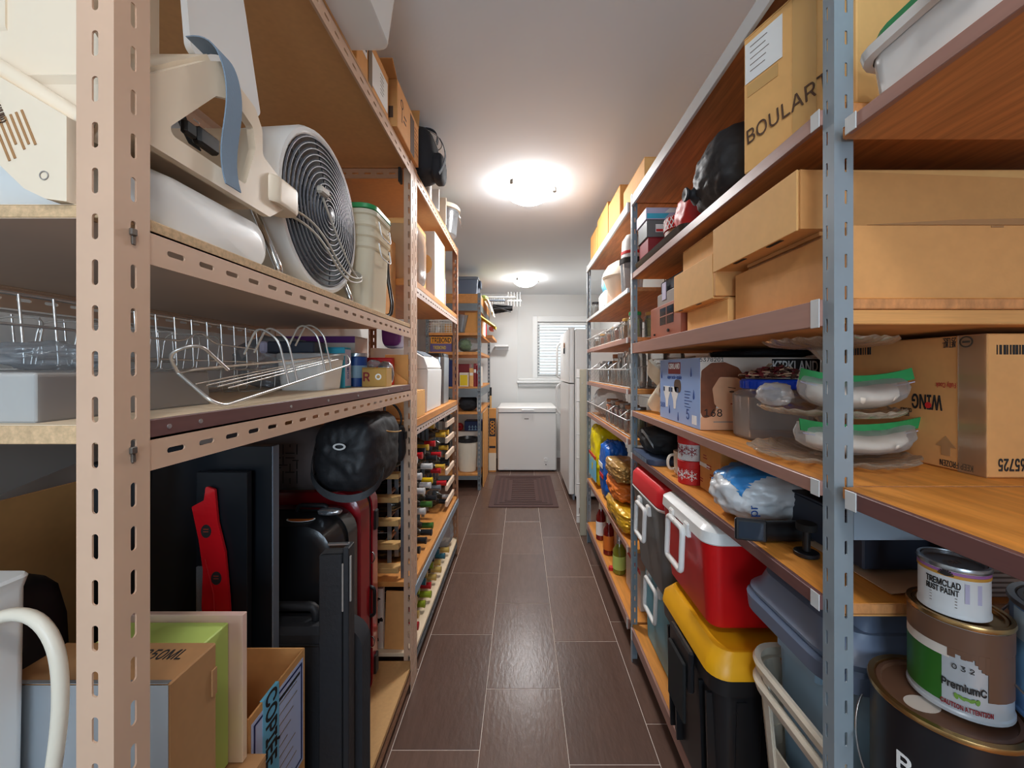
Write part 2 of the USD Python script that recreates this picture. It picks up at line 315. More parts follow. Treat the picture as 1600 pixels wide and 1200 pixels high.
# left unit nearest the camera
r = thing('storage_rack', 'tan slotted-steel shelving unit nearest the camera on the left', 'storage rack', (0, 0, 0))
for (x, y, dx, dy) in ((XL, .44, -1, 1), (XL, 1.665, -1, -1), (XLB, .44, 1, 1), (XLB, 1.665, 1, -1)):
    r.part('upright', upright(x, y, dx, dy, 2.143), 'tan_paint')
for z0, z1, bm in ((.045, .085, 'brown_paint'), (1.178, 1.217, 'tan_paint'), (1.426, 1.466, 'tan_paint'), (2.085, 2.128, 'tan_paint')):
    r.part('beam', beam(XL - .001, .483, 1.622, z0, z1, -1, True, first=.521), bm)
    r.part('beam', beam(XLB + .003, .483, 1.622, z0, z1, 1), bm)
r.part('beam', beam_x(XLB + .045, XL - .045, 1.655, 2.083, 2.123), 'brown_paint')
r.part('shelf_board', bx(XLB + .003, XL - .004, .446, 1.66, .0855, .10), 'fibreboard')
b = r.part('shelf_board', bx(XLB + .003, XL - .008, .4425, 1.66, 1.2175, 1.238, .001), 'chipboard_edge'); sub(b, 'laminate', cat(bx(XLB + .004, XL - .009, .4428, 1.659, 1.238, 1.2388, 0)), 'pale_board')
e = r.part('edge_trim', bx(XL - .0075, XL - .001, .484, 1.62, 1.2172, 1.2392, .001), 'maroon_trim')
for y in (.51, .56, .78, .93, 1.1, 1.35, 1.5): sub(e, 'screw_head', place(poly(disc(0, 0, .003), .0012), (XL - .001, y, 1.228), (0, 1, 0), (0, 0, 1)), 'screw')
b = r.part('shelf_board', bx(XLB + .003, XL - .003, .4425, 1.66, 1.4665, 1.4805, .001), 'chipboard_edge'); sub(b, 'laminate', bx(XLB + .04, XL - .036, .443, 1.659, 1.4657, 1.4663, 0), 'melamine'); sub(b, 'laminate', bx(XLB + .004, XL - .004, .443, 1.659, 1.4806, 1.4812, 0), 'pale_board')
r.part('shelf_board', bx(XLB + .003, XL - .004, .446, 1.66, 2.1285, 2.144), 'hardboard')
for z in (1.4565, 1.2075): r.part('beam_clip', cat(bx(XL, XL + .004, .4560, .4640, z - .004, z + .004, .001), bx(XL + .0002, XL + .0022, .459, .463, z - .014, z - .004, .0005)), 'clip_metal')
r.part('corner_cap', bx(XL - .055, XL - .045, 1.63, 1.662, 2.06, 2.12, .002), 'black_paint', 'black plastic corner piece')
# second left unit
r = thing('storage_rack', 'tan slotted-steel shelving unit holding the wine bottles on the left', 'storage rack', (0, 0, 0))
for (x, y, dx, dy) in ((XL, 1.672, -1, 1), (XL, 2.835, -1, -1), (XLB, 1.672, 1, 1), (XLB, 2.835, 1, -1)):
    r.part('upright', upright(x, y, dx, dy, 2.143), 'tan_paint' if y < 2 else 'brown_paint')
for z0, z1, bm in ((.07, .103, 'steel_grey'), (1.022, 1.054, 'mauve_paint'), (1.61, 1.65, 'mauve_paint'), (2.088, 2.128, 'tan_paint')):
    r.part('beam', beam(XL - .001, 1.714, 2.793, z0, z1, -1), bm); r.part('beam', beam(XLB + .003, 1.714, 2.793, z0, z1, 1), bm)
r.part('beam', bx(XL - .004, XL + .003, 1.69, 2.83, .352, .394, .001), 'blue_grey_paint', 'blue-grey steel front rail'); r.part('beam', bx(XLB + .002, XLB + .006, 1.714, 2.793, .352, .394, .001), 'blue_grey_paint')
for z0, z1, m in ((.1035, .12, 'pale_board'), (.3945, .415, 'orange_board'), (1.0545, 1.086, 'orange_board'), (1.6505, 1.678, 'orange_board'), (2.1285, 2.144, 'hardboard')):
    r.part('shelf_board', bx(XLB + .003, XL - .004, 1.677, 2.83, z0, z1), m)
# third left unit, grey, beyond the gap
X3 = -1.03
r = thing('storage_rack', 'grey steel shelving unit at the far left end past the gap', 'storage rack', (0, 0, 0))
for (x, y, dx, dy) in ((-.44, 4.33, -1, 1), (-.44, 5.62, -1, -1), (X3, 4.33, 1, 1), (X3, 5.62, 1, -1)):
    r.part('upright', upright(x, y, dx, dy, 2.12 if y < 5 else 1.75, .032), 'steel_grey')
L3 = [(.155, .175, .11), (.815, .84, None), (1.092, 1.112, 1.0), (1.455, 1.488, None), (1.665, 1.694, None), (2.01, 2.112, 1.93)]
for z0, z1, g in L3:
    r.part('shelf_board', bx(X3 + .003, -.443, 4.335, 5.615, z0, z1), 'orange_board')
    if g: r.part('beam', cat(bx(X3 + .035, -.475, 4.333, 4.337, g, z0 - .001, .0), bx(-.445, -.442, 4.37, 5.58, g, z0 - .001, 0)), 'steel_grey')
# right units
XRB = 1.10
def right_rack(label, y0, y1, levels, posts):
    r = thing('storage_rack', label, 'storage rack', (0, 0, 0))
    for (x, y, dx, dy) in posts: r.part('upright', upright(x, y, dx, dy, 2.08, .022, (.022, .0042), .05, .02, .002, .03, .62), 'grey_paint')
    for (z0, z1, mb, ml, extra) in levels:
        p = r.part('shelf_board', bx(XR + .006, XRB, y0 + .004, y1 - .004, z1 - .018, z1 - .001), mb)
        sub(p, 'top_face', bx(XR + .006, XRB, y0 + .005, y1 - .005, z1 - .001, z1 - .0002, 0), 'plywood')
        if extra:
            q = r.part('shelf_board', bx(XR + .006, XRB, y0 + .005, y1 - .005, z0 + .001, z1 - .0188), 'ply_edge')
        r.part('edge_trim', bx(XR - .004, XR + .0055, y0 + .024, y1 - .024, z0, z1 + .0004, .001), ml)
        for y in (y0 + .024, y1 - .044): r.part('shelf_bracket', bx(XR - .0062, XR - .0044, y, y + .02, z0 - .002, z1 + .002, .0006), 'lip_white')
    return r
LV0 = [(.617, .64, 'plywood', 'lip_trim', 0), (1.094, 1.118, 'plywood_dark', 'maroon_trim', 0), (1.652, 1.673, 'plywood_dark', 'lip_trim', 0)]
r0 = right_rack('grey steel and plywood shelving unit nearest the camera on the right', -.57, .628, LV0, ((XR, -.57, 1, 1), (XRB, -.57, -1, 1)))
r0.part('foot_beam', bx(XR, XRB, -.56, .62, .0, .1), 'steel_grey')
LV1 = [(.112, .156, 'orange_board', 'lip_trim', 0), (.908, .931, 'plywood_dark', 'maroon_trim', 1), (1.094, 1.117, 'plywood_dark', 'lip_trim', 0), (1.37, 1.413, 'plywood_dark', 'lip_trim', 1), (1.697, 1.722, 'plywood_dark', 'lip_trim', 0), (2.022, 2.064, 'plywood_dark', 'lip_white', 0)]
r1 = right_rack('grey steel and plywood shelving unit in the middle of the right side', .632, 1.812, LV1, ((XR, .632, 1, 1), (XR, 1.812, 1, -1), (XRB, .632, -1, 1), (XRB, 1.812, -1, -1)))
r1.part('beam', bx(XR + .035, XRB - .035, .637, .64, 1.03, 1.094, 0), 'blue_grey_paint')
r1.part('beam', bx(XR + .035, XRB - .035, .6285, .6315, 1.0985, 1.1115, 0), 'steel_grey')
LV2 = [(.112, .156, 'orange_board', 'lip_trim', 0), (.462, .485, 'plywood', 'lip_trim', 0), (.955, .98, 'orange_board', 'lip_trim', 1), (1.186, 1.208, 'orange_board', 'lip_trim', 1), (1.422, 1.445, 'plywood_dark', 'lip_trim', 0), (1.652, 1.672, 'plywood_dark', 'lip_white', 0), (2.022, 2.064, 'plywood_dark', 'lip_white', 0)]
right_rack('grey steel and plywood shelving unit with wire baskets at the far right', 1.82, 3.03, LV2, ((XR, 3.03, 1, -1), (XRB, 3.03, -1, -1), (XRB, 1.82, -1, 1)))
# ---------------------------------------------------------------- materials of the things
mk('card', (220, 158, 94), .8, nz=(40, .08), bump=(220, .0002, (1, .05, 1))); mk('card_dark', (176, 128, 82), .8, nz=(40, .1), bump=(200, .0002, (1, .05, 1))); mk('card_light', (240, 184, 114), .78, nz=(30, .07)); mk('card_orange', (222, 156, 84), .75, nz=(30, .08))
mk('card_white', (226, 212, 198), .7, nz=(20, .05)); mk('card_edge', (168, 122, 78), .9); mk('tape', (214, 168, 104), .25, coat=.3); mk('tape_grey', (120, 100, 78), .35)
mk('ink', (38, 34, 32), .7); mk('ink_brown', (92, 66, 48), .75); mk('ink_red', (176, 60, 40), .7); mk('ink_grey', (150, 140, 132), .7); mk('paper', (240, 238, 234), .75); mk('paper_brown', (206, 170, 136), .8, nz=(10, .1), bump=(14, .003)); mk('label_blue', (120, 200, 232), .4); mk('paper_lilac', (196, 204, 232), .7)
mk('white_plastic', (236, 234, 230), .32, spec=.5); mk('cream_plastic', (232, 220, 200), .38); mk('cream_warm', (236, 216, 190), .38); mk('beige_plastic', (222, 208, 188), .42); mk('grey_plastic', (120, 130, 142), .4); mk('mid_grey_plastic', (112, 112, 110), .42, nz=(60, .08)); mk('slate_plastic', (104, 116, 138), .35); mk('slate_dark', (66, 80, 106), .4); mk('sky_plastic', (146, 178, 200), .4); mk('navy_box', (46, 52, 66), .5)
mk('black_plastic', (30, 30, 32), .35); mk('black_matte', (34, 34, 36), .7, nz=(30, .2)); mk('black_leather', (32, 32, 35), .55, bump=(50, .002)); mk('black_fabric', (36, 36, 40), .85, bump=(160, .001)); mk('black_panel', (24, 28, 34), .32, nz=(5, .15)); mk('rubber', (22, 22, 22), .8)
mk('chrome', (214, 214, 214), .12, 1); mk('wire_chrome', (222, 220, 216), .28, .75); mk('steel', (176, 178, 180), .28, .9); mk('dark_tube', (92, 88, 86), .2, .9); mk('galvanised', (150, 156, 160), .4, .7, nz=(30, .2)); mk('brass', (206, 160, 84), .3, .9)
mk('duffel', (104, 92, 90), .75, bump=(120, .001)); mk('strap_grey', (124, 142, 160), .85, bump=(200, .001)); mk('strap_dark', (74, 80, 86), .85); mk('grille_grey', (92, 92, 98), .4); mk('cord_beige', (188, 178, 164), .5)
mk('green_lid', (40, 140, 78), .4); mk('red_plastic', (206, 20, 24), .32); mk('red_lid', (226, 44, 52), .35); mk('red_shell', (150, 14, 28), .25, coat=.5); mk('black_shell', (26, 26, 28), .28, coat=.3); mk('zip_black', (20, 20, 22), .7); mk('red_film', (222, 24, 34), .25, coat=.5, bump=(30, .004))
mk('lime_card', (196, 220, 116), .5); mk('lilac_card', (220, 176, 180), .3, nz=(3, .15), c2=(232, 204, 160)); mk('silver_card', (198, 204, 210), .25, .75); mk('purple_card', (104, 34, 116), .5); mk('lilac_pale', (196, 190, 214), .5); mk('teal_card', (70, 186, 214), .4); mk('blue_card', (34, 76, 152), .4); mk('gold_card', (192, 148, 74), .4); mk('red_card', (206, 36, 34), .5); mk('foil', (206, 212, 220), .2, .9, bump=(40, .006)); mk('yellow_card', (232, 200, 30), .45); mk('orange_card', (226, 120, 40), .5); mk('crimson_card', (140, 30, 36), .5); mk('dark_blue', (30, 44, 96), .4); mk('game_purple', (106, 90, 140), .45); mk('game_black', (34, 26, 32), .45); mk('game_orange', (240, 160, 40), .45)
clear('clear_plastic', (.98, .985, .985), r=.1, milk=.15, milk_c=(248, 244, 240), ior=1.22); clear('bag_plastic', (.86, .88, .9), r=.18, milk=.22, milk_c=(214, 220, 226)); clear('frost_plastic', (.95, .96, .9), r=.2, milk=.88, milk_c=(255, 246, 226)); clear('glass', (.97, .98, .98), r=.02, ior=1.45, milk=.1); clear('cut_glass', (.985, .98, .96), r=.04, milk=.13, milk_c=(255, 244, 224), ior=1.22); clear('tape_clear', (1, .95, .86), r=.15, milk=.12, milk_c=(240, 226, 200)); clear('bag_white', (.92, .92, .92), r=.15, milk=.32, milk_c=(240, 240, 240)); clear('bag_milky', (.9, .9, .9), r=.2, milk=.7, milk_c=(240, 240, 240))
mk('wood_pale', (226, 178, 112), .5, nz=(12, .18, (.6, 6, 6))); mk('wood_brown', (150, 92, 52), .5, nz=(10, .25, (1, 1, 6))); mk('wood_white', (236, 208, 182), .6)
for k, c in dict(yellow=(224, 176, 60), bright_yellow=(240, 196, 20), red=(196, 28, 36), white=(222, 218, 216), black=(36, 36, 40), green=(72, 120, 52), gold=(200, 166, 90), teal=(50, 104, 120), lime=(150, 164, 40), grey=(112, 116, 122)).items(): mk('cap_' + k, c, .35, .25)
mk('bottle_dark', (24, 30, 24), .08, spec=.7, coat=.6); mk('bottle_red', (120, 24, 20), .1, coat=.6); mk('copper', (176, 104, 80), .4, .35, nz=(8, .15)); mk('dark_glass', (44, 54, 66), .08, spec=.8)

def carton(name, label, x0, x1, y0, y1, z0, z1, m='card', rz=0, group=None, cat_='box', seam='y', tape=None, top=True):
    t = thing(name, label, cat_, ((x0 + x1) / 2, (y0 + y1) / 2, z0), rz, group); t.x, t.y, t.z = (x1 - x0) / 2, (y1 - y0) / 2, z1 - z0
    d = .003 if top else 0
    t.part('body', bx(-t.x, t.x, -t.y, t.y, 0, t.z - d, .002), m)
    if top:
        if seam == 'y':
            t.part('flap', bx(-t.x, -.001, -t.y, t.y, t.z - d + .0001, t.z, .001), m); t.part('flap', bx(.001, t.x, -t.y, t.y, t.z - d + .0001, t.z, .001), m)
        else:
            t.part('flap', bx(-t.x, t.x, -t.y, -.001, t.z - d + .0001, t.z, .001), m); t.part('flap', bx(-t.x, t.x, .001, t.y, t.z - d + .0001, t.z, .001), m)
    if tape:
        w = .024
        if seam == 'y': t.part('tape', cat(bx(-w, w, -t.y - .0005, t.y + .0005, t.z + .0001, t.z + .0006, 0), bx(-w, w, -t.y - .0006, -t.y - .0001, t.z - .06, t.z, 0), bx(-w, w, t.y + .0001, t.y + .0006, t.z - .06, t.z, 0)), tape)
        else: t.part('tape', cat(bx(-t.x - .0005, t.x + .0005, -w, w, t.z + .0001, t.z + .0006, 0), bx(-t.x - .0006, -t.x - .0001, -w, w, t.z - .06, t.z, 0), bx(t.x + .0001, t.x + .0006, -w, w, t.z - .06, t.z, 0)), tape)
    return t
def open_carton(name, label, x0, x1, y0, y1, z0, z1, m='card', inner=None, flaps=(), rz=0, wall=.004):
    t = thing(name, label, 'box', ((x0 + x1) / 2, (y0 + y1) / 2, z0), rz); X, Y, Z = (x1 - x0) / 2, (y1 - y0) / 2, z1 - z0; t.x, t.y, t.z = X, Y, Z
    t.part('base', bx(-X, X, -Y, Y, 0, wall), m)
    t.part('wall', bx(-X, X, -Y, -Y + wall, wall, Z), m); t.part('wall', bx(-X, X, Y - wall, Y, wall, Z), m)
    t.part('wall', bx(-X, -X + wall, -Y + wall, Y - wall, wall, Z), m); t.part('wall', bx(X - wall, X, -Y + wall, Y - wall, wall, Z), m)
    for side, L, ang in flaps:
        if side == '+y': q = rot(bx(-X, X, 0, L, -wall, 0), ang, (1, 0, 0)); q = mv(q, 0, Y, Z)
        if side == '-y': q = rot(bx(-X, X, -L, 0, -wall, 0), -ang, (1, 0, 0)); q = mv(q, 0, -Y, Z)
        if side == '+x': q = rot(bx(0, L, -Y, Y, -wall, 0), -ang, (0, 1, 0)); q = mv(q, X, 0, Z)
        if side == '-x': q = rot(bx(-L, 0, -Y, Y, -wall, 0), ang, (0, 1, 0)); q = mv(q, -X, 0, Z)
        t.part('flap', q, m)
    return t
def bars(w, h, o, face, seed=1, flip=False, n=26):
    r = random.Random(seed); x, g = -w / 2, []
    while x < w / 2:
        a = r.choice((.6, 1, 1.6)) * w / n; g.append(rect(x, min(x + a, w / 2), -h / 2, h / 2)); x += a + r.choice((.6, 1, 1.4)) * w / n
    return flat(unary_union(g), o, face)
def affine(m, deg, o): return mv(rot(m, -deg, (0, 1, 0)), *o)
def lines(w, rows, gap, o, face, seed=1, th=.0016):
    r = random.Random(seed); g = [rect(-w / 2, -w / 2 + w * r.uniform(.55, 1), -k * gap, -k * gap + th) for k in range(rows)]
    return flat(unary_union(g), o, face)
def oriented(m, x, y): return place(m, (0, 0, 0), x, y)

mk('lime_leaf', (120, 160, 60), .5, nz=(30, .4)); mk('mat_brown', (92, 68, 64), .95, bump=(300, .001)); mk('mat_dark', (82, 61, 58), .95); mk('beige_board', (168, 160, 140), .6)
mk('sky_blue', (150, 178, 226), .5); mk('skin_print', (240, 180, 138), .5, nz=(14, .12)); mk('hair_print', (136, 76, 46), .5, nz=(30, .3)); mk('cotton', (226, 212, 186), .85, bump=(60, .003)); clear('bag_dark', (.4, .4, .42), r=.2, milk=.5, milk_c=(70, 70, 76)); mk('blue_lid', (20, 70, 200), .3)
mk('potpourri_red', (120, 34, 40), .7); mk('potpourri_brown', (86, 54, 40), .7); mk('potpourri_pale', (196, 160, 130), .7); mk('flour', (232, 216, 196), .8); mk('tin_white', (226, 222, 220), .35, nz=(220, .25)); mk('bag_print', (228, 230, 232), .25, nz=(7, .12), bump=(26, .006)); mk('label_deep', (60, 140, 206), .25, bump=(26, .006)); mk('teal_cool', (104, 172, 190), .4); mk('yellow_lid', (238, 170, 20), .4)
mk('herb', (150, 152, 80), .8, nz=(90, .4)); mk('herb2', (176, 160, 100), .8, nz=(90, .4)); mk('spice', (168, 120, 74), .8, nz=(90, .3)); mk('spice_red', (196, 112, 70), .8, nz=(90, .3)); mk('bowl_cream', (236, 218, 196), .35); mk('yellow_bag', (240, 216, 20), .3); mk('blue_bag', (34, 104, 200), .25); mk('gold_bag', (188, 146, 84), .25, .4); mk('gold_bag2', (222, 170, 40), .25, .2); mk('oil_green', (130, 130, 40), .12, coat=.5)
# ================================================================ LEFT, TOP SHELF (z 2.144)
zt = 2.1445
t = thing('plastic_bin', 'white plastic bin overhanging the left top shelf by the ceiling', 'bin', (-.56, .915, zt))
t.part('body', loft([(0, .41, .30, .03), (.004, .425, .315, .03), (.17, .46, .345, .03), (.17, .445, .33, .03), (.008, .41, .30, .03)]), 'white_plastic'); t.part('rim', loft([(.165, .464, .349, .032), (.165, .484, .369, .036), (.185, .484, .369, .036), (.185, .446, .331, .03), (.172, .446, .331, .03)], caps=(False, False)), 'white_plastic')
t.part('hand_hole', flat(rect(-.04, .04, -.012, .012, .01), (.14, -.1712, .13), '-y'), 'ink')
t = carton('cardboard_box', 'closed cardboard box with a white shipping label on the left top shelf', -.78, -.452, 1.105, 1.37, zt, 2.29, 'card_orange')
t.part('shipping_label', bx(t.x + .0002, t.x + .001, -.02, .12, .015, .115, 0), 'paper'); t.part('printed_lines', lines(.04, 6, .012, (t.x + .0012, .07, .1), '+x', 3), 'ink_grey'); t.part('tape', bx(t.x + .0012, t.x + .002, -.05, -.022, .0, .14, 0), 'tape_grey'); t.part('barcode', bars(.05, .03, (t.x + .0012, -.09, .09), '+x', 4), 'ink')
t.part('shipping_label', bx(t.x + .0002, t.x + .001, -.125, -.06, .06, .12, 0), 'paper')
t = open_carton('cardboard_box', 'open-flapped cardboard box with dark print on the left top shelf', -.62, -.432, 1.40, 1.69, zt, 2.31, 'card', flaps=(('-y', .06, 35), ('+y', .09, 78), ('-x', .07, 60)))
t.part('printed_panel', bx(t.x + .0002, t.x + .0009, .02, .075, .002, .15, 0), 'ink_brown'); t.part('scribble', flat(unary_union([disc(-.02, .02, .016).difference(disc(-.02, .02, .012)), rect(-.022, -.018, -.045, .005), rect(.0, .03, -.03, -.024), rect(.005, .035, -.01, -.004)]), (t.x + .0004, -.07, .09), '+x'), 'ink_brown'); t.part('printed_lines', lines(.05, 7, .016, (t.x + .0012, .105, .13), '+x', 8), 'ink_brown'); t.part('printed_panel', flat(rect(-.05, .03, -.02, .02), (.05, -t.y - .0002, .05), '-y'), 'ink_brown')
t = thing('backpack', 'black backpack with a loop handle hanging over the left top shelf', 'backpack', (-.50, 1.83, zt))
t.part('body', rot(blob(.26, .19, .225, 3, .05, 2, 3, 4), -6, (0, 1, 0)), 'black_fabric'); t.part('front_pocket', mv(blob(.06, .14, .12, 5, .05, 2, 3, 3), .125, 0, .0), 'black_fabric')
t.part('handle', ribbon(spline([(.02, 0, .215), (.05, 0, .24), (.1, 0, .235), (.115, 0, .18)]), (0, 1, 0), .03, .003), 'strap_dark'); t.part('strap', ribbon(spline([(.14, -.05, .17), (.165, -.06, .09), (.14, -.07, .01)]), (0, 1, 0), .022, .003), 'strap_dark'); t.part('zip', tube(spline([(.06, -.07, .2), (.12, -.03, .2), (.13, .04, .19), (.08, .08, .19)]), .0025), 'steel')
def tubw(name, label, x, y, z, r, h, m, lid=None, r2=None):
    t = thing(name, label, 'container', (x, y, z)); r2 = r2 or r * 1.08
    t.part('body', lathe([(r * .94, 0), (r, .004), (r2, h * .92), (r2 * 1.05, h * .93), (r2 * 1.05, h * .97), (r2, h * .97)]), m)
    if lid: t.part('lid', lathe([(r2 * 1.06, h * .971), (r2 * 1.09, h * .975), (r2 * 1.09, h * 1.03), (r2 * 1.02, h * 1.05), (.001, h * 1.05)], caps=(True, False)), lid)
    return t
t = thing('spray_bottle', 'small white bottle behind the backpack on the left top shelf', 'bottle', (-.475, 2.02, zt)); t.part('body', lathe([(.02, 0), (.024, .004), (.024, .075), (.012, .092), (.009, .1)]), 'white_plastic'); t.part('cap', cyl(.011, .1002, .12), 'white_plastic')
t = thing('plastic_sign', 'upright white plastic panel on the left top shelf', 'panel', (-.46, 2.16, zt)); t.part('panel', bx(-.08, .02, -.006, .006, 0, .12, .003), 'white_plastic'); t.part('foot', bx(-.06, .015, -.03, -.0065, 0, .008, .003), 'white_plastic')
t = thing('storage_bucket', 'clear bucket with a thick cream lid on the left top shelf', 'bucket', (-.505, 2.56, zt)); t.part('body', lathe([(.083, 0), (.09, .004), (.1, .14), (.106, .142), (.106, .15), (.098, .15)], 28), 'bag_plastic'); t.part('lid', lathe([(.105, .1505), (.115, .154), (.115, .172), (.108, .182), (.04, .195), (.001, .196)], 28, caps=(True, False)), 'cream_plastic'); t.part('handle', tube(spline([(.107, -.04, .14), (.12, -.03, .08), (.122, 0, .06), (.12, .03, .08), (.107, .04, .14)]), .002), 'chrome')
t = thing('folding_tray', 'cream upright plate standing behind the cream lidded bucket', 'tray', (-.56, 2.36, zt)); t.part('plate', bx(-.11, .12, -.004, .004, .0, .16, .003), 'cream_plastic'); t.part('foot', bx(-.1, .11, .005, .05, 0, .01, .003), 'cream_plastic')

# ================================================================ LEFT, SECOND SHELF (z 1.4813)
zs = 1.4815
t = thing('baby_bath', 'low white plastic tub on its side under the booster seat', 'tub', (-.47, .62, zs))
sec = [(0, .19, .055, .027, .02, .0), (.006, .235, .078, .036, .012, 0), (.03, .25, .088, .042, .008, 0), (.17, .268, .10, .045, 0, 0)]
S_ = [(z, a, b_, r, -ox, b_ / 2 + .001) for z, a, b_, r, ox, oy in sec]
t.part('shell', place(loft(S_, 8), (0, 0, 0), (0, -1, 0), (0, 0, 1)), 'white_plastic')
t.part('rim', place(loft([(.17, .269, .10, .045, 0, .0515), (.17, .285, .108, .05, 0, .055), (.182, .287, .109, .05, 0, .0555), (.182, .25, .09, .04, 0, .0555)], 8, (False, True)), (0, 0, 0), (0, -1, 0), (0, 0, 1)), 'cream_plastic')
for k in range(5): t.part('rib', hull([(-.168, .1325, .016 + k * .017), (-.168, .1425, .016 + k * .017), (-.05, .124, .016 + k * .015), (-.168, .1325, .018 + k * .017), (-.168, .1425, .018 + k * .017), (-.05, .124, .018 + k * .015)]), 'white_plastic')
t = thing('seat_panel', 'cream curved plastic panel with a printed label left of the near post', 'panel', (-.55, .452, zs))
q = Polygon([(-.07, .168), (-.07, .12), (-.04, .074), (-.015, .040), (.012, .014), (.035, .003), (.058, .0), (.058, .092)]).buffer(.003).buffer(-.003)
t.part('panel', place(poly(q, .016), (0, 0, 0), (1, 0, 0), (0, 0, 1)), 'cream_warm'); t.part('rolled_edge', tube([(-.07, -.001, .176), (-.03, .0, .152), (.056, .004, .098)], .011, 10), 'cream_warm')
q = Polygon([(-.08, .5), (-.08, .15), (.058, .08), (.058, .20), (.04, .23), (.034, .27), (.04, .5)]).buffer(.003).buffer(-.003); t.part('back_panel', place(poly(q, .012), (0, .032, 0), (1, 0, 0), (0, 0, 1)), 'cream_warm')
t.part('barcode', affine(bars(.034, .018, (0, 0, 0), '-y', 9), -68, (-.020, -.0162, .098)), 'ink_brown'); t.part('printed_label', affine(lines(.05, 6, .0065, (0, 0, 0), '-y', 10, .0025), -68, (.018, -.0162, .075)), 'card_edge'); t.part('printed_mark', flat(disc(0, 0, .005).difference(disc(0, 0, .004)), (.034, -.0162, .028), '-y'), 'ink_grey')
t = thing('booster_seat', "cream child's booster seat with a grey strap lying above the white tub", 'booster seat', (-.462, .62, zs))
def side(pts, hole=None, d=.012, x=0.0):
    g = Polygon(pts).buffer(.012).buffer(-.024).buffer(.012)
    if hole: g = g.difference(Polygon(hole).buffer(-.008).buffer(.008))
    return place(poly(g, d), (x - d, 0, 0), (0, 1, 0), (0, 0, 1))
t.part('side_frame', side([(-.15, .098), (.12, .098), (.172, .135), (.17, .178), (.10, .20), (.099, .245), (.08, .272), (0, .292), (-.03, .27), (-.15, .155)], [(-.098, .128), (.055, .128), (.08, .2), (.074, .235), (.03, .252), (-.01, .232)]), 'cream_warm')
t.part('seat_pan', bx(-.28, -.0125, -.145, .125, .1125, .124, .004), 'cream_warm'); t.part('side_wall', skin([np.array([(x, .098, .125), (x, .108, .125), (x, .112, .25), (x, .102, .25)]) for x in (-.28, -.0125)], s=20), 'cream_warm')
t.part('sloping_panel', skin([np.array([(x, -.148, .152), (x, -.004, .288), (x, -.012, .294), (x, -.152, .16)]) for x in (-.28, -.0125)], s=20), 'cream_warm')
t.part('back_board', side([(-.02, .297), (.11, .262), (.14, .30), (.10, .45), (.06, .58), (-.05, .58)], None, .01, -.03), 'white_plastic'); t.part('inner_panel', side([(-.15, .20), (.05, .32), (.05, .56), (-.15, .56)], None, .01, -.14), 'cream_warm')
t.part('tray_end', loft([(.128, .05, .09, .02), (.134, .056, .096, .024), (.172, .056, .096, .024), (.178, .05, .09, .02)], 6).apply_translation((-.015, .16, 0)), 'cream_warm')
t.part('strap', ribbon(spline([(-.02, -.025, .296), (.006, -.005, .298), (.012, .004, .275), (.013, .006, .2), (.014, .007, .10)], 10), (0, 1, 0), .033, .002), 'strap_grey')
t.part('strap', ribbon(spline([(-.06, -.02, .25), (-.05, -.015, .2), (-.04, .0, .16)]), (0, 1, 0), .022, .002), 'strap_dark', 'dark grey inner strap'); t.part('strap', ribbon(spline([(-.06, -.05, .23), (-.05, -.075, .17), (-.04, -.08, .128)]), (0, 1, 0), .022, .002), 'strap_dark', 'dark grey inner strap')
t.part('buckle', cat(bx(-.03, -.015, -.022, .02, .155, .182, .004), bx(-.028, -.017, -.044, -.0225, .158, .178, .003)), 'black_plastic')
# fan
t = thing('floor_fan', 'white drum fan with a dark round grille and chrome feet on the left shelf', 'fan', (-.49, 1.005, zs))
def ax(m): return place(m, (0, 0, .202), (0, 1, 0), (0, 0, 1))           # local z becomes +x
t.part('housing', ax(lathe([(.12, -.16), (.17, -.155), (.188, -.13), (.192, -.05), (.194, -.012), (.190, -.002), (.182, .0), (.176, -.004), (.172, -.03), (.165, -.12), (.1, -.14)], 48)), 'white_plastic')
for k, r_ in enumerate(np.linspace(.022, .172, 13)): t.part('grille_ring', ax(tube([(r_ * math.cos(a), r_ * math.sin(a), .012 - .014 * (r_ / .172) ** 2) for a in np.arange(48) * 2 * math.pi / 48], .0028, 5, True)), 'grille_grey')
for k in range(8): a = k * math.pi / 4 + .2; t.part('grille_spoke', ax(tube([(.02 * math.cos(a), .02 * math.sin(a), .008), (.1 * math.cos(a), .1 * math.sin(a), .004), (.174 * math.cos(a), .174 * math.sin(a), -.006)], .002, 5)), 'grille_grey')
t.part('hub_cap', ax(lathe([(.018, .006), (.018, .014), (.012, .018), (.001, .018)], 20, caps=(True, False))), 'grille_grey')
for k in range(5):
    a = k * 2 * math.pi / 5; q = sheet(lambda u, v: ((.03 + .12 * u) * math.cos(a + v * .8), (.03 + .12 * u) * math.sin(a + v * .8), -.075 + .045 * v), 6, 5, .002); t.part('blade', ax(q), 'grey_plastic')
t.part('motor', ax(cyl(.035, -.12, -.03)), 'black_plastic')
for y in (-.19, .15):
    t.part('stand_leg', tube(bend([(-.14, y, .26), (-.06, y - .006, .17), (.005, y - .0, .01), (-.04, y + .03, .008), (-.12, y + .03, .008)], .03, 5), .0075), 'chrome')
co = [(-.03, -.2, .155), (.02, -.13, .15), (.026, -.02, .11), (.026, .1, .07), (.01, .192, .10), (-.02, .2, .115)]
t.part('power_cord', cat(tube(spline(co), .0028), tube(spline([(x, y, z - .012 - .006 * math.sin(k)) for k, (x, y, z) in enumerate(co)]), .0028), tube(spline([(.024, -.06, .22), (.028, .02, .14), (.026, .11, .085), (.01, .194, .09)]), .0028)), 'cord_beige')
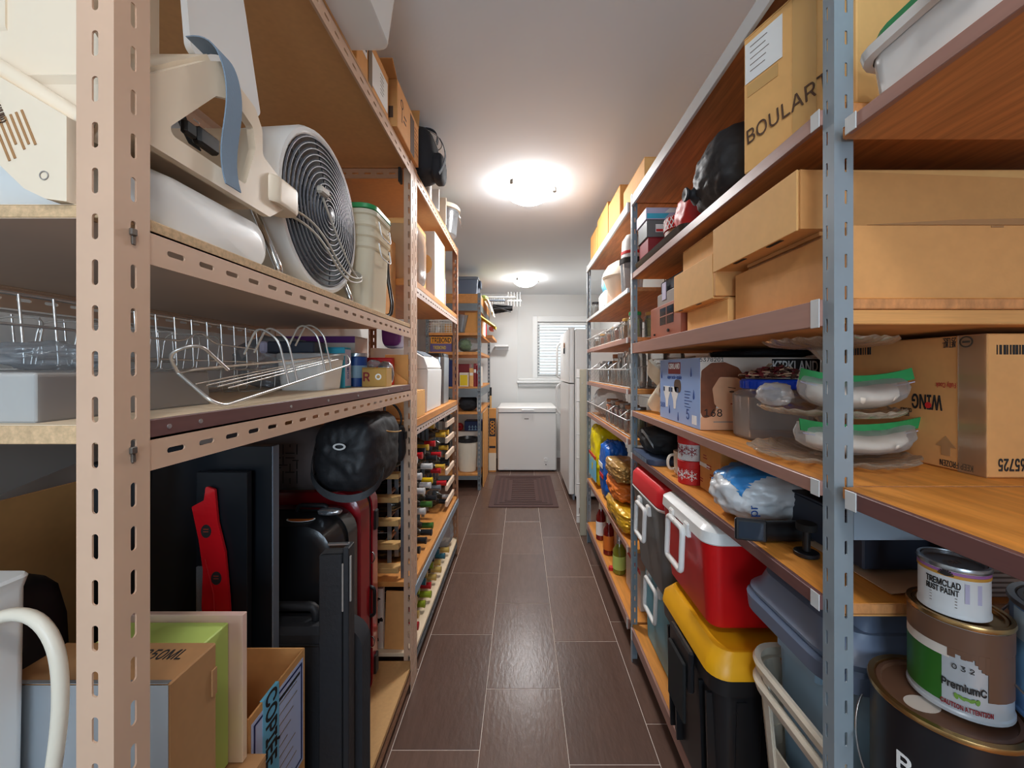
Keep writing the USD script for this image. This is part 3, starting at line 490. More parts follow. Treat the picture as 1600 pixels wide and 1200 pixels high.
t.part('plug', place(cat(bx(-.022, .012, -.009, .009, 0, .016, .004), bx(.0122, .027, -.007, -.004, .006, .009, .0003), bx(.0122, .027, .004, .007, .006, .009, .0003)), (.02, -.06, .232), (.1, .995, -.05), (0, .05, 1)), 'cord_beige')
# nested translucent buckets
def bucket(label, z0, lid=False):
    t = thing('square_bucket', label, 'bucket', (-.535, 1.318, z0))
    t.part('body', loft([(0, .138, .16, .03), (.004, .142, .164, .032), (.235, .158, .18, .035), (.235, .152, .174, .033), (.006, .136, .158, .03)], 7), 'frost_plastic')
    t.part('rim', cat(loft([(.19, .157, .179, .036), (.195, .167, .189, .038), (.205, .167, .189, .038), (.207, .158, .18, .036)], 7, (False, False)), loft([(.225, .159, .181, .036), (.229, .17, .192, .04), (.241, .17, .192, .04), (.243, .155, .177, .036)], 7, (False, False))), 'frost_plastic')
    if lid: t.part('lid', loft([(.2435, .160, .182, .036), (.2445, .172, .194, .04), (.257, .172, .194, .04), (.262, .155, .177, .036), (.262, .13, .15, .03), (.256, .125, .145, .03)], 7), 'green_lid', 'green lid')
    t.part('handle', tube(bend([(.086, -.05, .215), (.094, -.048, .17), (.094, .048, .17), (.086, .05, .215)], .02), .002), 'white_plastic'); return t
bucket('translucent square bucket beside the fan, holding another bucket', zs); bucket('translucent bucket with green lid nested in another bucket by the fan', zs + .067, True)
t = carton('cardboard_box', 'tall brown cardboard box behind the translucent buckets on the left', -.76, -.50, 1.43, 1.60, zs, 1.80, 'card', seam='x', tape='tape')
t = thing('plastic_bag', 'crumpled clear plastic bag on the tall brown box, under the top shelf', 'bag', (-.60, 1.51, 1.801)); t.part('film', blob(.2, .12, .075, 12, .25, 3, 3, 2.2, fold=.5), 'bag_plastic')
t = thing('paper_bag', 'crumpled brown paper behind the green lidded bucket', 'bag', (-.87, 1.33, zs)); t.part('paper', blob(.24, .2, .38, 15, .14, 3, 3, 2.6, fold=.3), 'paper_brown')
t = thing('folding_chair', 'dark bent metal tube frame standing by the far left post', 'chair frame', (-.46, 1.43, zs)); t.part('tube_frame', tube(bend([(-.02, .0, .30), (-.012, -.008, .14), (.0, .004, .05), (-.005, .0, .008), (-.035, -.005, .008)], .03, 6), .007), 'dark_tube'); t.part('foot_cap', tube([(-.036, -.005, .008), (-.05, -.007, .008)], .0078), 'rubber')

# ================================================================ LEFT, THIRD SHELF (z 1.239)
zd = 1.239
t = carton('flat_box', 'flat pale box wrapped in clear film at the near left shelf end', -.86, -.552, .458, .71, zd, 1.296, 'card_white', top=False)
t.part('film', loft([(0, 2 * t.x + .003, 2 * t.y + .003, .003), (.055, 2 * t.x + .003, 2 * t.y + .003, .003), (.0578, 2 * t.x - .002, 2 * t.y - .002, .003)], 3), 'bag_plastic')
t = thing('plastic_bag', 'crumpled clear plastic bag on the flat film-wrapped box', 'bag', (-.60, .515, 1.2985)); t.part('film', blob(.09, .10, .036, 22, .2, 3, 3, 2.4, fold=.5), 'bag_plastic')
def wires(ls, r=.0017, n=5): return cat(*[tube(l, r, n) for l in ls])
t = thing('dish_rack', 'long chrome wire dish rack standing behind the flat film-wrapped box', 'dish rack', (-.78, .735, 1.30))
L_ = .29
for x in (-.1, .11):
    t.part('top_rail', wires([[(x, -L_, .1), (x, L_, .098)]], .0026), 'wire_chrome'); t.part('lower_rail', wires([[(x, -L_, .02), (x, L_, .018)]], .0022), 'wire_chrome')
t.part('wavy_rail', wires([bend([(.113, -.28, .06), (.113, -.12, .058), (.113, -.09, .03), (.113, -.06, .058), (.113, .06, .055), (.113, .1, .08), (.113, .14, .055), (.113, .28, .05)], .02)], .0022), 'wire_chrome')
for k in range(15):
    y = -L_ + .01 + k * .04; t.part('upright_wire', wires([bend([(.112, y, .1), (.112, y + .008, .0), (-.1, y + .008, .0), (-.1, y, .095)], .012)]), 'wire_chrome')
for k in range(9):
    y = -L_ + .04 + k * .06; t.part('plate_hoop', wires([bend([(-.03, y, 0), (-.03, y + .012, .08), (.05, y + .012, .08), (.05, y, 0)], .02)]), 'wire_chrome')
t = thing('roasting_rack', 'arched chrome wire rack lying tilted at the left shelf edge', 'wire rack', (-.464, .865, zd), 0, None)
fr = [(-.06, -.25, .055), (-.005, -.255, .012), (0, -.235, .004), (0, .23, .075), (-.02, .25, .105), (-.06, .25, .10), (-.085, .2, .09), (-.085, -.2, .06), (-.06, -.25, .055)]
t.part('frame', tube(bend(fr, .02), .0028), 'wire_chrome')
for y in (-.06, -.03, .09, .12):
    z = .004 + (y + .235) / .465 * .071; t.part('arch', tube(bend([(.0, y, z), (-.01, y - .02, z + .09), (-.05, y - .02, z + .115), (-.083, y - .01, z + .06)], .035, 6), .0022), 'wire_chrome')
for k in range(4):
    q = k * .018; t.part('cross_wire', tube([(-.02 - q, -.2, .03 + q * .12), (-.02 - q, .2, .088)], .0014, 5), 'wire_chrome')
t.part('handle', tube(bend([(-.06, -.25, .055), (-.05, -.28, .085), (-.02, -.26, .10), (-.02, -.2, .06)], .03, 6), .0025), 'wire_chrome')
t = thing('steel_pan_rack', 'low chrome wire trivet behind the tilted wire rack', 'wire rack', (-.80, 1.10, zd)); t.part('ring', tube(bend([(-.1, -.08, .06), (.1, -.08, .06), (.1, .08, .06), (-.1, .08, .06), (-.1, -.079, .06)], .03), .002), 'wire_chrome')
for k in range(5): t.part('leg_wire', tube(bend([(-.08 + k * .04, -.08, .06), (-.08 + k * .04, -.075, .003), (-.08 + k * .04, .075, .003), (-.08 + k * .04, .08, .06)], .01), .0016, 5), 'wire_chrome')
t = thing('food_container', 'white plastic tub with a pale lid behind the arched wire rack', 'container', (-.632, 1.215, zd)); t.part('body', loft([(0, .12, .12, .015), (.004, .125, .125, .018), (.09, .14, .14, .02)], 6), 'white_plastic'); t.part('lid', loft([(.0905, .145, .145, .022), (.105, .145, .145, .022), (.108, .135, .135, .02)], 6), 'bag_milky')
t = thing('remote_box', 'dark box lying on the white tub on the left middle shelf', 'box', (-.70, 1.205, 1.3475)); t.part('body', bx(-.05, .09, -.02, .05, 0, .035, .004), 'navy_box'); t.part('end_cap', bx(-.075, -.0505, -.02, .05, 0, .035, .006), 'lilac_pale')
t = carton('soap_box', 'turquoise and white carton beside the white tub', -.645, -.575, 1.31, 1.36, zd, 1.372, 'teal_card', seam='x'); t.part('side_panel', flat(rect(-.022, .022, -.06, .06), (t.x + .0002, 0, .066), '+x'), 'lilac_pale'); t.part('lettering', text('Aveeno', .016, (t.x + .001, 0, .07), '+x', up='side2', w=.08), 'blue_card'); t.part('printed_lines', lines(.04, 4, .01, (0, -t.y - .0002, .11), '-y', 3, .002), 'lilac_pale')
t = thing('tea_tin', 'blue round tin behind the gold box on the left shelf', 'tin', (-.59, 1.44, zd)); t.part('body', cyl(.036, 0, .105), 'blue_card'); t.part('lid', cyl(.037, .1052, .118), 'silver_card'); t.part('band', cyl(.0363, .03, .075), 'sky_plastic', 'pale blue printed band')
t = carton('gold_box', 'gold carton with a dark letter beside the blue tin', -.555, -.47, 1.40, 1.46, zd, 1.306, 'gold_card', seam='x'); t.part('lettering', text('R', .03, (-.026, -t.y - .0002, .035), '-y', bold=True), 'crimson_card'); t.part('emblem', flat(disc(0, 0, .011).difference(disc(0, 0, .006)), (.015, -t.y - .0002, .035), '-y'), 'paper')
t = thing('foil_pouch', 'shiny foil pouch beside the gold carton', 'pouch', (-.505, 1.50, zd)); t.part('pouch', blob(.06, .05, .09, 31, .1, 3, 3, 2.4), 'foil')
t = carton('red_box', 'red carton behind the shiny foil pouch', -.62, -.50, 1.555, 1.585, zd, 1.345, 'red_card', seam='x'); t.part('lettering', lines(.03, 8, .009, (.035, -t.y - .0002, .085), '-y', 5, .002), 'paper'); t.part('white_panel', flat(rect(-.02, .02, -.03, .03), (-.03, -t.y - .0002, .05), '-y'), 'paper')
t = thing('cardboard_tray', 'torn slanting cardboard tray by the far end of the left shelf', 'box', (-.505, 1.62, zd)); t.part('side_panel', place(poly(Polygon([(-.05, 0), (.05, 0), (.05, .012), (-.03, .075), (-.05, .075)]), .003), (0, -.012, 0), (1, 0, 0), (0, 0, 1)), 'card_orange'); t.part('back_panel', bx(-.05, .045, .018, .021, 0, .12), 'card_orange'); t.part('floor', bx(-.05, .045, -.01, .017, 0, .003), 'card_orange')
t = carton('storage_box', 'closed pale carton under the purple diaper box', -.92, -.63, 1.49, 1.63, zd, 1.345, 'card_white', seam='x')
t = carton('diaper_box', 'purple and white printed box high at the back of the left shelf', -.90, -.62, 1.50, 1.625, 1.3465, 1.424, 'card_white', seam='x'); t.part('purple_band', flat(rect(-.14, .14, -.012, .012), (0, -t.y - .0002, .064), '-y'), 'purple_card'); t.part('badge', flat(disc(-.07, 0, .022).union(rect(-.092, -.048, -.025, 0)), (.0, -t.y - .0002, .03), '-y'), 'purple_card'); t.part('lettering', text('37', .014, (-.07, -t.y - .0009, .032), '-y'), 'paper')
t = thing('plastic_bag', 'grey translucent bag stuffed behind the blue tin on the left shelf', 'bag', (-.83, 1.37, zd)); t.part('film', blob(.26, .16, .17, 33, .15, 3, 3, 2.6, fold=.4), 'bag_plastic')
t = thing('plastic_bag', 'small crumpled bag on the closed pale carton', 'bag', (-.55, 1.50, 1.3075)); t.part('film', blob(.05, .03, .028, 36, .2, 3, 2, 2.2, fold=.5), 'bag_white')
# ================================================================ LEFT, BOTTOM SHELF (z .10)
zb = .1005
t = thing('plastic_appliance', 'white plastic appliance with a cream hose at the near left floor', 'appliance', (-.788, .485, zb)); t.part('body', loft([(0, .26, .06, .012), (.01, .275, .07, .014), (.92, .30, .076, .012), (.935, .31, .078, .012), (.939, .305, .073, .01)], 5), 'white_plastic')
t.part('hose', tube(spline([(.152, -.012, .89), (.19, -.012, .912), (.215, -.012, .908), (.236, -.012, .885), (.246, -.012, .845), (.244, -.012, .77), (.232, -.012, .6)]), .0074, 10), 'cream_plastic'); t.part('vent', cat(*[bx(-.1, .1, -.0405, -.0385, .5 + k * .02, .508 + k * .02, 0) for k in range(8)]), 'grey_plastic', kind='stuff')
t = thing('cardboard_sheet', 'brown cardboard sheet leaning on the left wall behind the near post', 'cardboard', (-1.04, .86, zb)); t.part('sheet', rot(bx(-.003, .003, -.17, .17, 0, .93), -2, (0, 1, 0)), 'card')
t = thing('grey_sheet', 'grey sheet leaning on the left wall above the brown cardboard', 'panel', (-1.022, .80, zb))
t.part('sheet', rot(place(poly(Polygon([(-.2, .9), (.165, .98), (.165, 1.06), (-.2, 1.06), (-.2, .9)]).union(rect(-.2, -.17, 0, .95)), .003), (0, 0, 0), (0, 1, 0), (0, 0, 1)), -2, (0, 1, 0)), 'ink_grey')
t = thing('black_tube', 'tall black tube leaning beside the brown cardboard sheet', 'tube', (-.94, .86, zb + .003)); t.part('tube', rot(cyl(.022, 0, 1.0), 3, (0, 1, 0)), 'black_matte'); t.part('tube', mv(rot(cyl(.018, 0, .98), 3, (0, 1, 0)), .05, .03), 'black_matte')
t = thing('equipment_case', 'black carrying case on the floor behind the white appliance', 'case', (-.95, .70, zb + .006)); t.part('body', rot(blob(.13, .18, .82, 41, .03, 2, 3, 5), 2, (0, 1, 0)), 'black_leather'); t.part('clasp', bx(.078, .084, -.06, -.04, .70, .72), 'steel')
t = carton('cardboard_box', 'plain cardboard box on the floor under the small cartons, near left', -.70, -.465, .51, .735, zb, .60, 'card_dark')
t = carton('bottle_box', 'brown and silver carton marked 250ML at the near left', -.69, -.463, .53, .612, .6012, .886, 'card_dark', seam='x', top=False)
t.part('silver_front', flat(rect(-t.x + .001, t.x - .001, .001, t.z - .001), (0, -t.y - .0002, 0), '-y'), 'silver_card'); t.part('lettering', text('250ML', .02, (.058, .014, t.z + .0002), '+z', w=.06), 'ink'); t.part('torn_edge', bx(t.x + .0002, t.x + .003, t.y - .012, t.y - .002, .21, .25), 'card_edge')
t.part('silver_edge', bx(-t.x, t.x - .002, -t.y, -t.y + .006, t.z + .0002, t.z + .001, 0), 'silver_card')
t = carton('gift_box', 'lime green box in a pale pink sleeve at the near left', -.70, -.519, .622, .715, .6012, .852, 'lime_card', top=False)
t.part('sleeve_back', bx(-t.x, t.x + .024, t.y + .0005, t.y + .0125, -.0, t.z + .012, .001), 'lilac_card', 'pale pink sleeve')
t = open_carton('cardboard_box', 'open cardboard box with a printed label and blue tape near the left post', -.83, -.505, .745, .94, zb, .652, 'card')
t.part('label', bx(t.x + .0002, t.x + .0008, -.09, .088, .30, .535, 0), 'paper_lilac'); t.part('label_border', flat(rect(-.084, .082, -.22, .0).difference(rect(-.08, .078, -.216, -.004)), (t.x + .001, 0, .528), '+x'), 'dark_blue'); t.part('label_lines', lines(.1, 9, .022, (t.x + .001, .02, .5), '+x', 6, .0025), 'ink_grey'); t.part('heading', lines(.09, 1, .02, (t.x + .0012, .03, .508), '+x', 2, .006), 'ink')
t.part('tape', cat(bx(t.x + .0012, t.x + .002, -.058, -.006, .28, t.z, 0), bx(t.x - .005, t.x + .002, -.058, -.006, t.z + .0002, t.z + .001, 0)), 'label_blue'); t.part('lettering', text('COPIÉE', .034, (t.x + .0022, -.032, .48), '+x', up='side2', w=.15, bold=True), 'ink')
t = thing('black_board', 'narrow black board standing in front of the wide black panel', 'panel', (-.712, .965, zb)); t.part('board', bx(-.06, .06, -.008, .008, 0, .955, .001), 'black_panel')
t.part('end_edge', bx(.0602, .0607, -.008, .008, 0, .955, 0), 'black_plastic')
t = thing('black_board', 'wide black board standing upright beside the suitcases', 'panel', (-.83, 1.005, zb)); t.part('board', bx(-.12, .215, -.013, .013, 0, 1.01, .001), 'black_panel'); t.part('end_edge', bx(.2152, .2182, -.013, .013, 0, 1.01, .001), 'grey_plastic', 'dark grey board edge')
t = thing('red_bag', 'long red plastic sleeve with dark round stickers against the black board', 'sleeve', (-.712, .952, .655), 0)
o_ = [(-.02, 0, 0), (.028, 0, 0), (.02, 0, .12), (.012, 0, .21), (-.005, 0, .28), (-.012, 0, .355), (-.026, 0, .36), (-.03, 0, .33), (-.058, 0, .315), (-.042, 0, .24), (-.032, 0, .17), (-.035, 0, .08)]
t.part('sleeve', place(poly(Polygon([(x, z) for x, y, z in o_]).buffer(.004), .006), (0, 0, .005), (1, 0, 0), (0, 0, 1)), 'red_film')
for x, z in ((-.028, .265), (-.004, .155)): t.part('sticker', flat(affinity.scale(disc(0, 0, .012, 8), 1, 1.3), (x, -.0062, z), '-y'), 'ink'); t.part('sticker_print', lines(.012, 2, .006, (x, -.0068, z + .004), '-y', 2, .002), 'ink_red')
t.part('clear_strip', bx(-.054, -.038, -.004, .002, .02, .18, .001), 'bag_plastic')
for x_, n_ in ((-.02, 1),): t.part('crease', tube([(-.03, -.0075, .2), (-.01, -.0075, .12), (-.005, -.0075, .02)], .0012, 5), 'red_film')
# luggage
def suitcase(name, label, x0, x1, y0, y1, z1, m, zipm='zip_black'):
    t = thing(name, label, 'suitcase', ((x0 + x1) / 2, (y0 + y1) / 2, zb)); X, Y = x1 - x0, y1 - y0; h = z1 - zb; w = Y / 2
    f = place(loft([(0, X - .05, h - .09, .06, 0, h / 2), (.012, X - .01, h - .03, .08, 0, h / 2), (w - .014, X, h - .014, .09, 0, h / 2 + .004)], 8), (0, 0, 0), (1, 0, 0), (0, 0, 1))   # runs to -y
    front = rot(f, 180, (0, 0, 1)); front = mv(front, 0, -Y / 2, 0); back = mv(f, 0, Y / 2, 0)
    t.part('shell', front, m); t.part('shell', back, m)
    band = place(loft([(-.0135, X - .012, h - .02, .085, 0, h / 2 + .004), (.0135, X - .012, h - .02, .085, 0, h / 2 + .004)], 8), (0, 0, 0), (1, 0, 0), (0, 0, 1)); t.part('zip_band', band, zipm)
    for x in (-X / 2 + .07, X / 2 - .07):
        for y in (-Y / 2 + .05, Y / 2 - .05): t.part('wheel', place(cyl(.02, -.012, .012), (x, y, .0205 - 0), (1, 0, 0), (0, 0, 1)), 'rubber')
    t.x, t.y, t.h = X / 2, Y / 2, h; return t
t = suitcase('suitcase', 'black hard-shell suitcase with an orange sticker on top', -.95, -.528, 1.115, 1.32, .875, 'black_shell'); t.part('sticker', place(poly(affinity.scale(disc(0, 0, .03, 8), 1.2, .62), .001), (.1, -.05, t.h - .0095), (1, 0, 0), (0, 1, 0)), 'orange_card'); t.part('sticker_rim', place(poly(affinity.scale(disc(0, 0, .034, 8), 1.2, .62).difference(affinity.scale(disc(0, 0, .03, 8), 1.2, .62)), .001), (.1, -.05, t.h - .0095), (1, 0, 0), (0, 1, 0)), 'paper'); t.part('carry_handle', tube(bend([(.06, 0, t.h - .012), (.065, 0, t.h + .014), (.15, 0, t.h + .014), (.155, 0, t.h - .012)], .015), .007), 'black_plastic'); t.part('luggage_tag', mv(blob(.07, .03, .022, 51, .12, 3, 2, 2.5), .17, -.02, t.h - .008), 'foil', 'silver grey luggage tag')
t.part('recess', bx(.09, .12, -t.y + .001, -t.y + .004, .2, .6, .001), 'black_plastic')
t = suitcase('suitcase', 'red hard-shell suitcase standing behind the black one', -.95, -.53, 1.33, 1.51, .905, 'red_shell'); t.part('carry_handle', tube(bend([(t.x - .008, -.0, .33), (t.x + .012, 0, .335), (t.x + .012, 0, .43), (t.x - .008, 0, .435)], .012), .006), 'black_plastic')
for z in (.23, .53): t.part('zip_puller', tube([(t.x - .005 + .012 * math.cos(a), .015, z + .02 * math.sin(a)) for a in np.arange(12) * math.pi / 6], .0025, 5, True), 'chrome')
for z in (.1, .62): t.part('side_foot', bx(t.x - .004, t.x + .006, .03, .06, z, z + .07, .004), 'black_plastic')
t = thing('duffel_bag', 'dark grey duffel bag with a black brick pattern on the suitcases', 'bag', (-.80, 1.335, .906)); t.part('body', place(loft([(-.17, .18, .18, .07, 0, .1), (-.15, .2, .2, .08, 0, .105), (.13, .21, .205, .09, 0, .105), (.155, .18, .18, .08, 0, .105)], 8), (0, 0, 0), (0, 1, 0), (0, 0, 1)), 'duffel' if 'duffel' in MAT else 'black_fabric')
r_ = random.Random(8)
g = []
for k in range(26):
    y, z = r_.uniform(-.08, .08), r_.uniform(.06, .17); g.append(r_.choice((rect(y - .02, y + .02, z - .003, z + .003), rect(y - .003, y + .003, z - .016, z + .016))))
t.part('pattern', place(poly(unary_union(g), .001), (.1555, 0, 0), (0, 1, 0), (0, 0, 1)), 'ink')
g = [r_.choice((rect(x - .014, x + .014, z - .0016, z + .0016), rect(x - .0016, x + .0016, z - .012, z + .012))) for x, z in [(-.2 + .021 * (k % 19), .05 + .022 * (k // 19) + .008 * (k % 2)) for k in range(114)]]
t.part('pattern', flat(unary_union(g).intersection(rect(-.14, .12, .045, .165)), (0, -.1055, 0), '-y'), 'ink'); t.part('strap', ribbon(spline([(.165, -.09, .15), (.175, -.06, .06), (.175, .0, .03), (.17, .06, .06)]), (0, .3, 1), .02, .003), 'black_leather')
t = thing('sports_bag', 'black sports bag with a white oval emblem slumped over the suitcases', 'bag', (-.548, 1.375, .907)); t.part('body', blob(.20, .31, .245, 61, .09, 1.7, 4, 4.2, fold=.25), 'black_leather'); t.part('emblem', place(poly(affinity.scale(disc(0, 0, .015, 8), 1.3, .7).difference(affinity.scale(disc(0, 0, .0095, 8), 1.35, .6)), .001), (.0, -.163, .16), (1, 0, 0), (0, 0, 1)), 'paper')
t.part('strap', ribbon(spline([(-.085, -.155, .12), (-.03, -.175, .02), (.065, -.16, .01), (.108, -.09, .07)]), (0, .2, 1), .022, .003), 'black_leather'); t.part('zip', tube(spline([(.08, -.1, .21), (.105, -.0, .18), (.11, .09, .17)]), .0025), 'brass')
t = thing('camera_bag', 'small black bag with a buckled strap hanging by the far left post', 'bag', (-.505, 1.615, .93)); t.part('body', blob(.075, .06, .15, 63, .06, 2, 3, 4), 'black_leather'); t.part('strap', ribbon(spline([(.02, -.025, .14), (.03, -.03, .19), (-.02, .0, .235), (-.03, .02, .13)]), (0, 1, 0), .02, .003), 'black_fabric'); t.part('buckle', bx(.037, .042, -.015, .015, .09, .12, .002), 'black_plastic')
t = thing('soft_suitcase', 'black soft-sided suitcase low in front of the hard-shell one', 'suitcase', (-.665, 1.064, zb)); t.part('body', place(loft([(-.04, .48, .50, .04, 0, .27), (-.028, .51, .53, .06, 0, .27), (.028, .51, .53, .06, 0, .27), (.04, .48, .50, .04, 0, .27)], 7), (0, 0, .004), (1, 0, 0), (0, 0, 1)), 'black_fabric'); t.part('carry_handle', tube(bend([(-.02, 0, .54), (-.015, 0, .575), (.12, 0, .575), (.125, 0, .54)], .02), .012), 'black_leather'); t.part('piping', tube(bend([(.24, -.042, .05), (.24, -.042, .5), (-.2, -.042, .5)], .06, 6), .003), 'zip_black')
for x in (-.09, -.06): t.part('stud', mv(cyl(.007, 0, .005), x, -.02, .542), 'chrome')
for x in (.215, .225): t.part('zip_puller', tube([(x - .0 + .004, -.045, .35 + .01 * k) for k in range(4)], .003, 5), 'chrome')
t = thing('folding_case', 'slim tall black folding case with pale clips by the left aisle', 'case', (-.452, .985, zb), 4); t.part('panel', bx(-.034, .02, -.02, .02, 0, .755, .002), 'black_leather'); t.part('panel', bx(.0215, .036, -.02, .02, 0, .77, .002), 'black_leather'); t.part('clip', bx(.0205, .0245, -.0245, -.0205, .62, .735, .001), 'ink_grey', 'pale grey edge clip'); t.part('clip', bx(.0365, .0405, -.018, -.012, .64, .75, .001), 'ink_grey', 'pale grey edge clip'); t.part('hinge', bx(-.02, .03, -.004, .004, .7702, .776, .001), 'steel')
# ================================================================ LEFT, SECOND UNIT
z2 = 1.0865
t = carton('cardboard_box', 'plain cardboard box in front of the white bread maker', -.60, -.455, 1.745, 1.90, z2, 1.205, 'card_light')
t = thing('bread_maker', 'white bread maker with sloping lid on the second left unit', 'bread maker', (-.60, 2.17, z2)); o_ = [(-.15, 0), (.13, 0), (.135, .2), (.115, .27), (.04, .315), (-.15, .325)]
t.part('body', place(poly(Polygon([(x, z) for x, z in o_[:3]] + [(.135, .215), (-.15, .215)]).buffer(-.006).buffer(.006), .34), (0, .17, 0), (1, 0, 0), (0, 0, 1)), 'white_plastic'); t.part('lid', place(poly(Polygon([(-.15, .217), (.135, .217), (.115, .27), (.04, .312), (-.15, .32)]).buffer(-.006).buffer(.006), .34), (0, .17, 0), (1, 0, 0), (0, 0, 1)), 'white_plastic'); t.part('control_panel', rot(bx(.05, .1, -.1, .1, .2935, .2985, .002), 30, (0, 1, 0), (.075, 0, .296)), 'grey_plastic'); t.part('vent', flat(unary_union([rect(-.02, .02, k * .012, k * .012 + .004) for k in range(3)]), (-.0, -.1702, .23), '-y'), 'ink_grey')
t = thing('steel_canister', 'brushed steel bin behind the white bread maker', 'canister', (-.565, 2.56, z2)); t.part('body', loft([(0, .17, .20, .03), (.003, .175, .205, .032), (.285, .18, .21, .032), (.29, .175, .205, .03)], 6), 'steel'); t.part('lid', loft([(.2905, .178, .208, .03), (.31, .17, .2, .03), (.314, .15, .18, .03)], 6), 'dark_tube')
t = thing('diaper_pack', 'purple and white soft pack standing on the bread maker', 'pack', (-.655, 2.08, z2 + .3205)); t.part('pack', blob(.1, .12, .15, 71, .05, 3, 3, 4), 'lilac_pale'); t.part('purple_end', mv(blob(.094, .05, .13, 72, .04, 3, 3, 4), 0, -.045, .01), 'purple_card')
zA = 1.6785
t = carton('board_box', 'tall cream boxed item with an orange side high on the second left unit', -.64, -.452, 2.10, 2.36, zA, 2.02, 'card_white', seam='x', top=False); t.part('side_panel', bx(-t.x, t.x, t.y + .0003, t.y + .018, 0, t.z, .002), 'card_orange', 'orange side panel'); t.part('stain', flat(affinity.scale(disc(0, 0, .03), 1, 1.6), (.05, -t.y - .0002, .17), '-y'), 'card_light')
t = carton('cardboard_box', 'pale cardboard box wrapped in film behind the near post, second left unit', -.66, -.475, 1.78, 2.0, zA, 1.97, 'card_light'); t.part('film', blob(2 * t.x + .02, 2 * t.y + .02, .29, 74, .02, 3, 3, 6), 'bag_plastic')
t = thing('metal_bracket', 'dark coiled metal clip beside the cream boxed item', 'clip', (-.49, 2.46, zA)); t.part('coil', tube([(.02 * math.cos(a), .02 * math.sin(a), .02 + a * .006) for a in np.linspace(0, 12, 50)], .004, 6), 'dark_tube')
t = thing('spray_can', 'slim pale blue can at the far end of the high left shelf', 'can', (-.52, 2.60, zA)); t.part('body', cyl(.03, 0, .2), 'lilac_pale'); t.part('cap', cyl(.026, .2002, .24), 'teal_card')
# wine rack and bottles
zw = .4155
wr = thing('wine_rack', 'wooden and steel wine rack full of bottles on the second left unit', 'wine rack', (-.56, 2.2, zw))
for k in range(6):
    z = .03 + k * .0985
    wr.part('end_slat', bx(-.08, .045, -.515, -.465, z, z + .022, .002), 'wood_pale'); wr.part('front_slat', bx(.085, .1, .30, .56, z + .0, z + .035, .002), 'wood_white'); wr.part('back_slat', bx(-.16, -.145, -.46, .56, z, z + .03, .002), 'wood_brown')
    if k: wr.part('rest', bx(-.03, -.012, -.46, .56, z + .008, z + .018, .001), 'wood_brown')
for k in range(11): wr.part('steel_strip', bx(-.02, -.002, -.46 + k * .0985, -.457 + k * .0985, .03, .555, 0), 'galvanised')
wr.part('steel_post', bx(.047, .065, -.49, -.487, .0, .555, 0), 'galvanised')
def bottle(capm, label, loc, rz=0, ry=90, glassm='bottle_dark', group='wine bottles lying in the wine rack'):
    t = thing('wine_bottle', label, 'wine bottle', loc, rz, group, ry=ry)
    t.part('glass', lathe([(.02, -.30), (.036, -.298), (.037, -.29), (.037, -.11), (.033, -.09), (.018, -.07), (.0145, -.058)], 18, 40, (True, False)), glassm)
    t.part('capsule', lathe([(.0148, -.058), (.0152, -.057), (.0152, -.008), (.0168, -.0075), (.0168, -.0008), (.0155, 0)], 16, 40), 'cap_' + capm, f'{NAME[capm]} capsule'); return t
NAME = dict(yellow='orange-yellow', bright_yellow='bright yellow', red='red', white='white', black='black', green='green', gold='gold', teal='teal', lime='lime green', grey='grey')
proto = {}
def put_bottle(capm, label, loc, rz=0, ry=90, group='wine bottles lying in the wine rack'):
    if capm not in proto: proto[capm] = bottle(capm, label, loc, rz, ry, group=group); return
    copy_of(proto[capm], label, loc, rz, group, 'wine bottle', ry=ry)
seen = [(683, 682, 'yellow'), (703, 688, 'yellow'), (697.5, 694, 'yellow'), (682, 709, 'red'), (676, 717, 'yellow'), (701, 718, 'yellow'), (692, 726, 'red'), (659, 731, 'red'), (702, 736, 'black'), (698, 744, 'yellow'), (675, 750, 'white'), (694, 753, 'red'), (680, 757, 'bright_yellow'), (667, 770, 'white'), (693, 772, 'grey'), (677, 782, 'white'), (694, 781, 'red'), (708, 786, 'white'), (675, 791, 'green'), (675, 810, 'black'), (667, 822, 'white'), (681, 831, 'green'), (677, 839, 'black'), (669, 852, 'black')]
ORD = ['first', 'second', 'third', 'fourth', 'fifth', 'sixth', 'seventh', 'eighth', 'ninth', 'tenth', 'eleventh', 'twelfth', 'thirteenth', 'fourteenth']
grid = {}
for x, y, c_ in seen:
    Y = .462 * 630 / (815 - x); Z = 1.3 - (y - 577) * Y / 630; j = min(max(round((Y - 1.795) / .0985), 0), 9); i = min(max(round((.955 - Z) / .0985), 0), 5)
    for jj in (j, j + 1, j - 1, j + 2):
        if 0 <= jj <= 9 and (i, jj) not in grid: grid[(i, jj)] = c_; break
rb = random.Random(11)
for i in range(6):
    for j in range(10):
        if (i, j) not in grid and rb.random() < .45: grid[(i, j)] = rb.choice(('black', 'black', 'grey', 'white', 'black'))
for (i, j), c_ in sorted(grid.items()):
    zc = zw + .03 + (5 - i) * .0985 + .0185 + .038 + (0 if i < 5 else -.0)
    if i == 5: zc = zw + .0385
    put_bottle(c_, f'wine bottle, {NAME[c_]} capsule, {ORD[j]} from the near end, {ORD[i]} row of the rack', (-.462 - rb.random() * .02, 1.795 + j * .0985 + rb.uniform(-.006, .006), zc))
low = ['gold', 'teal', 'gold', 'gold', 'gold', 'red', 'lime', 'lime', 'gold', 'red']
for k, c_ in enumerate(low): put_bottle(c_, f'wine bottle, {NAME[c_]} capsule, on the bottom left shelf, {ORD[k]} from the far end', (-.458 - .01 * (k % 3), 2.55 - .084 * k, .1585), group='wine bottles lying on the bottom left shelf')
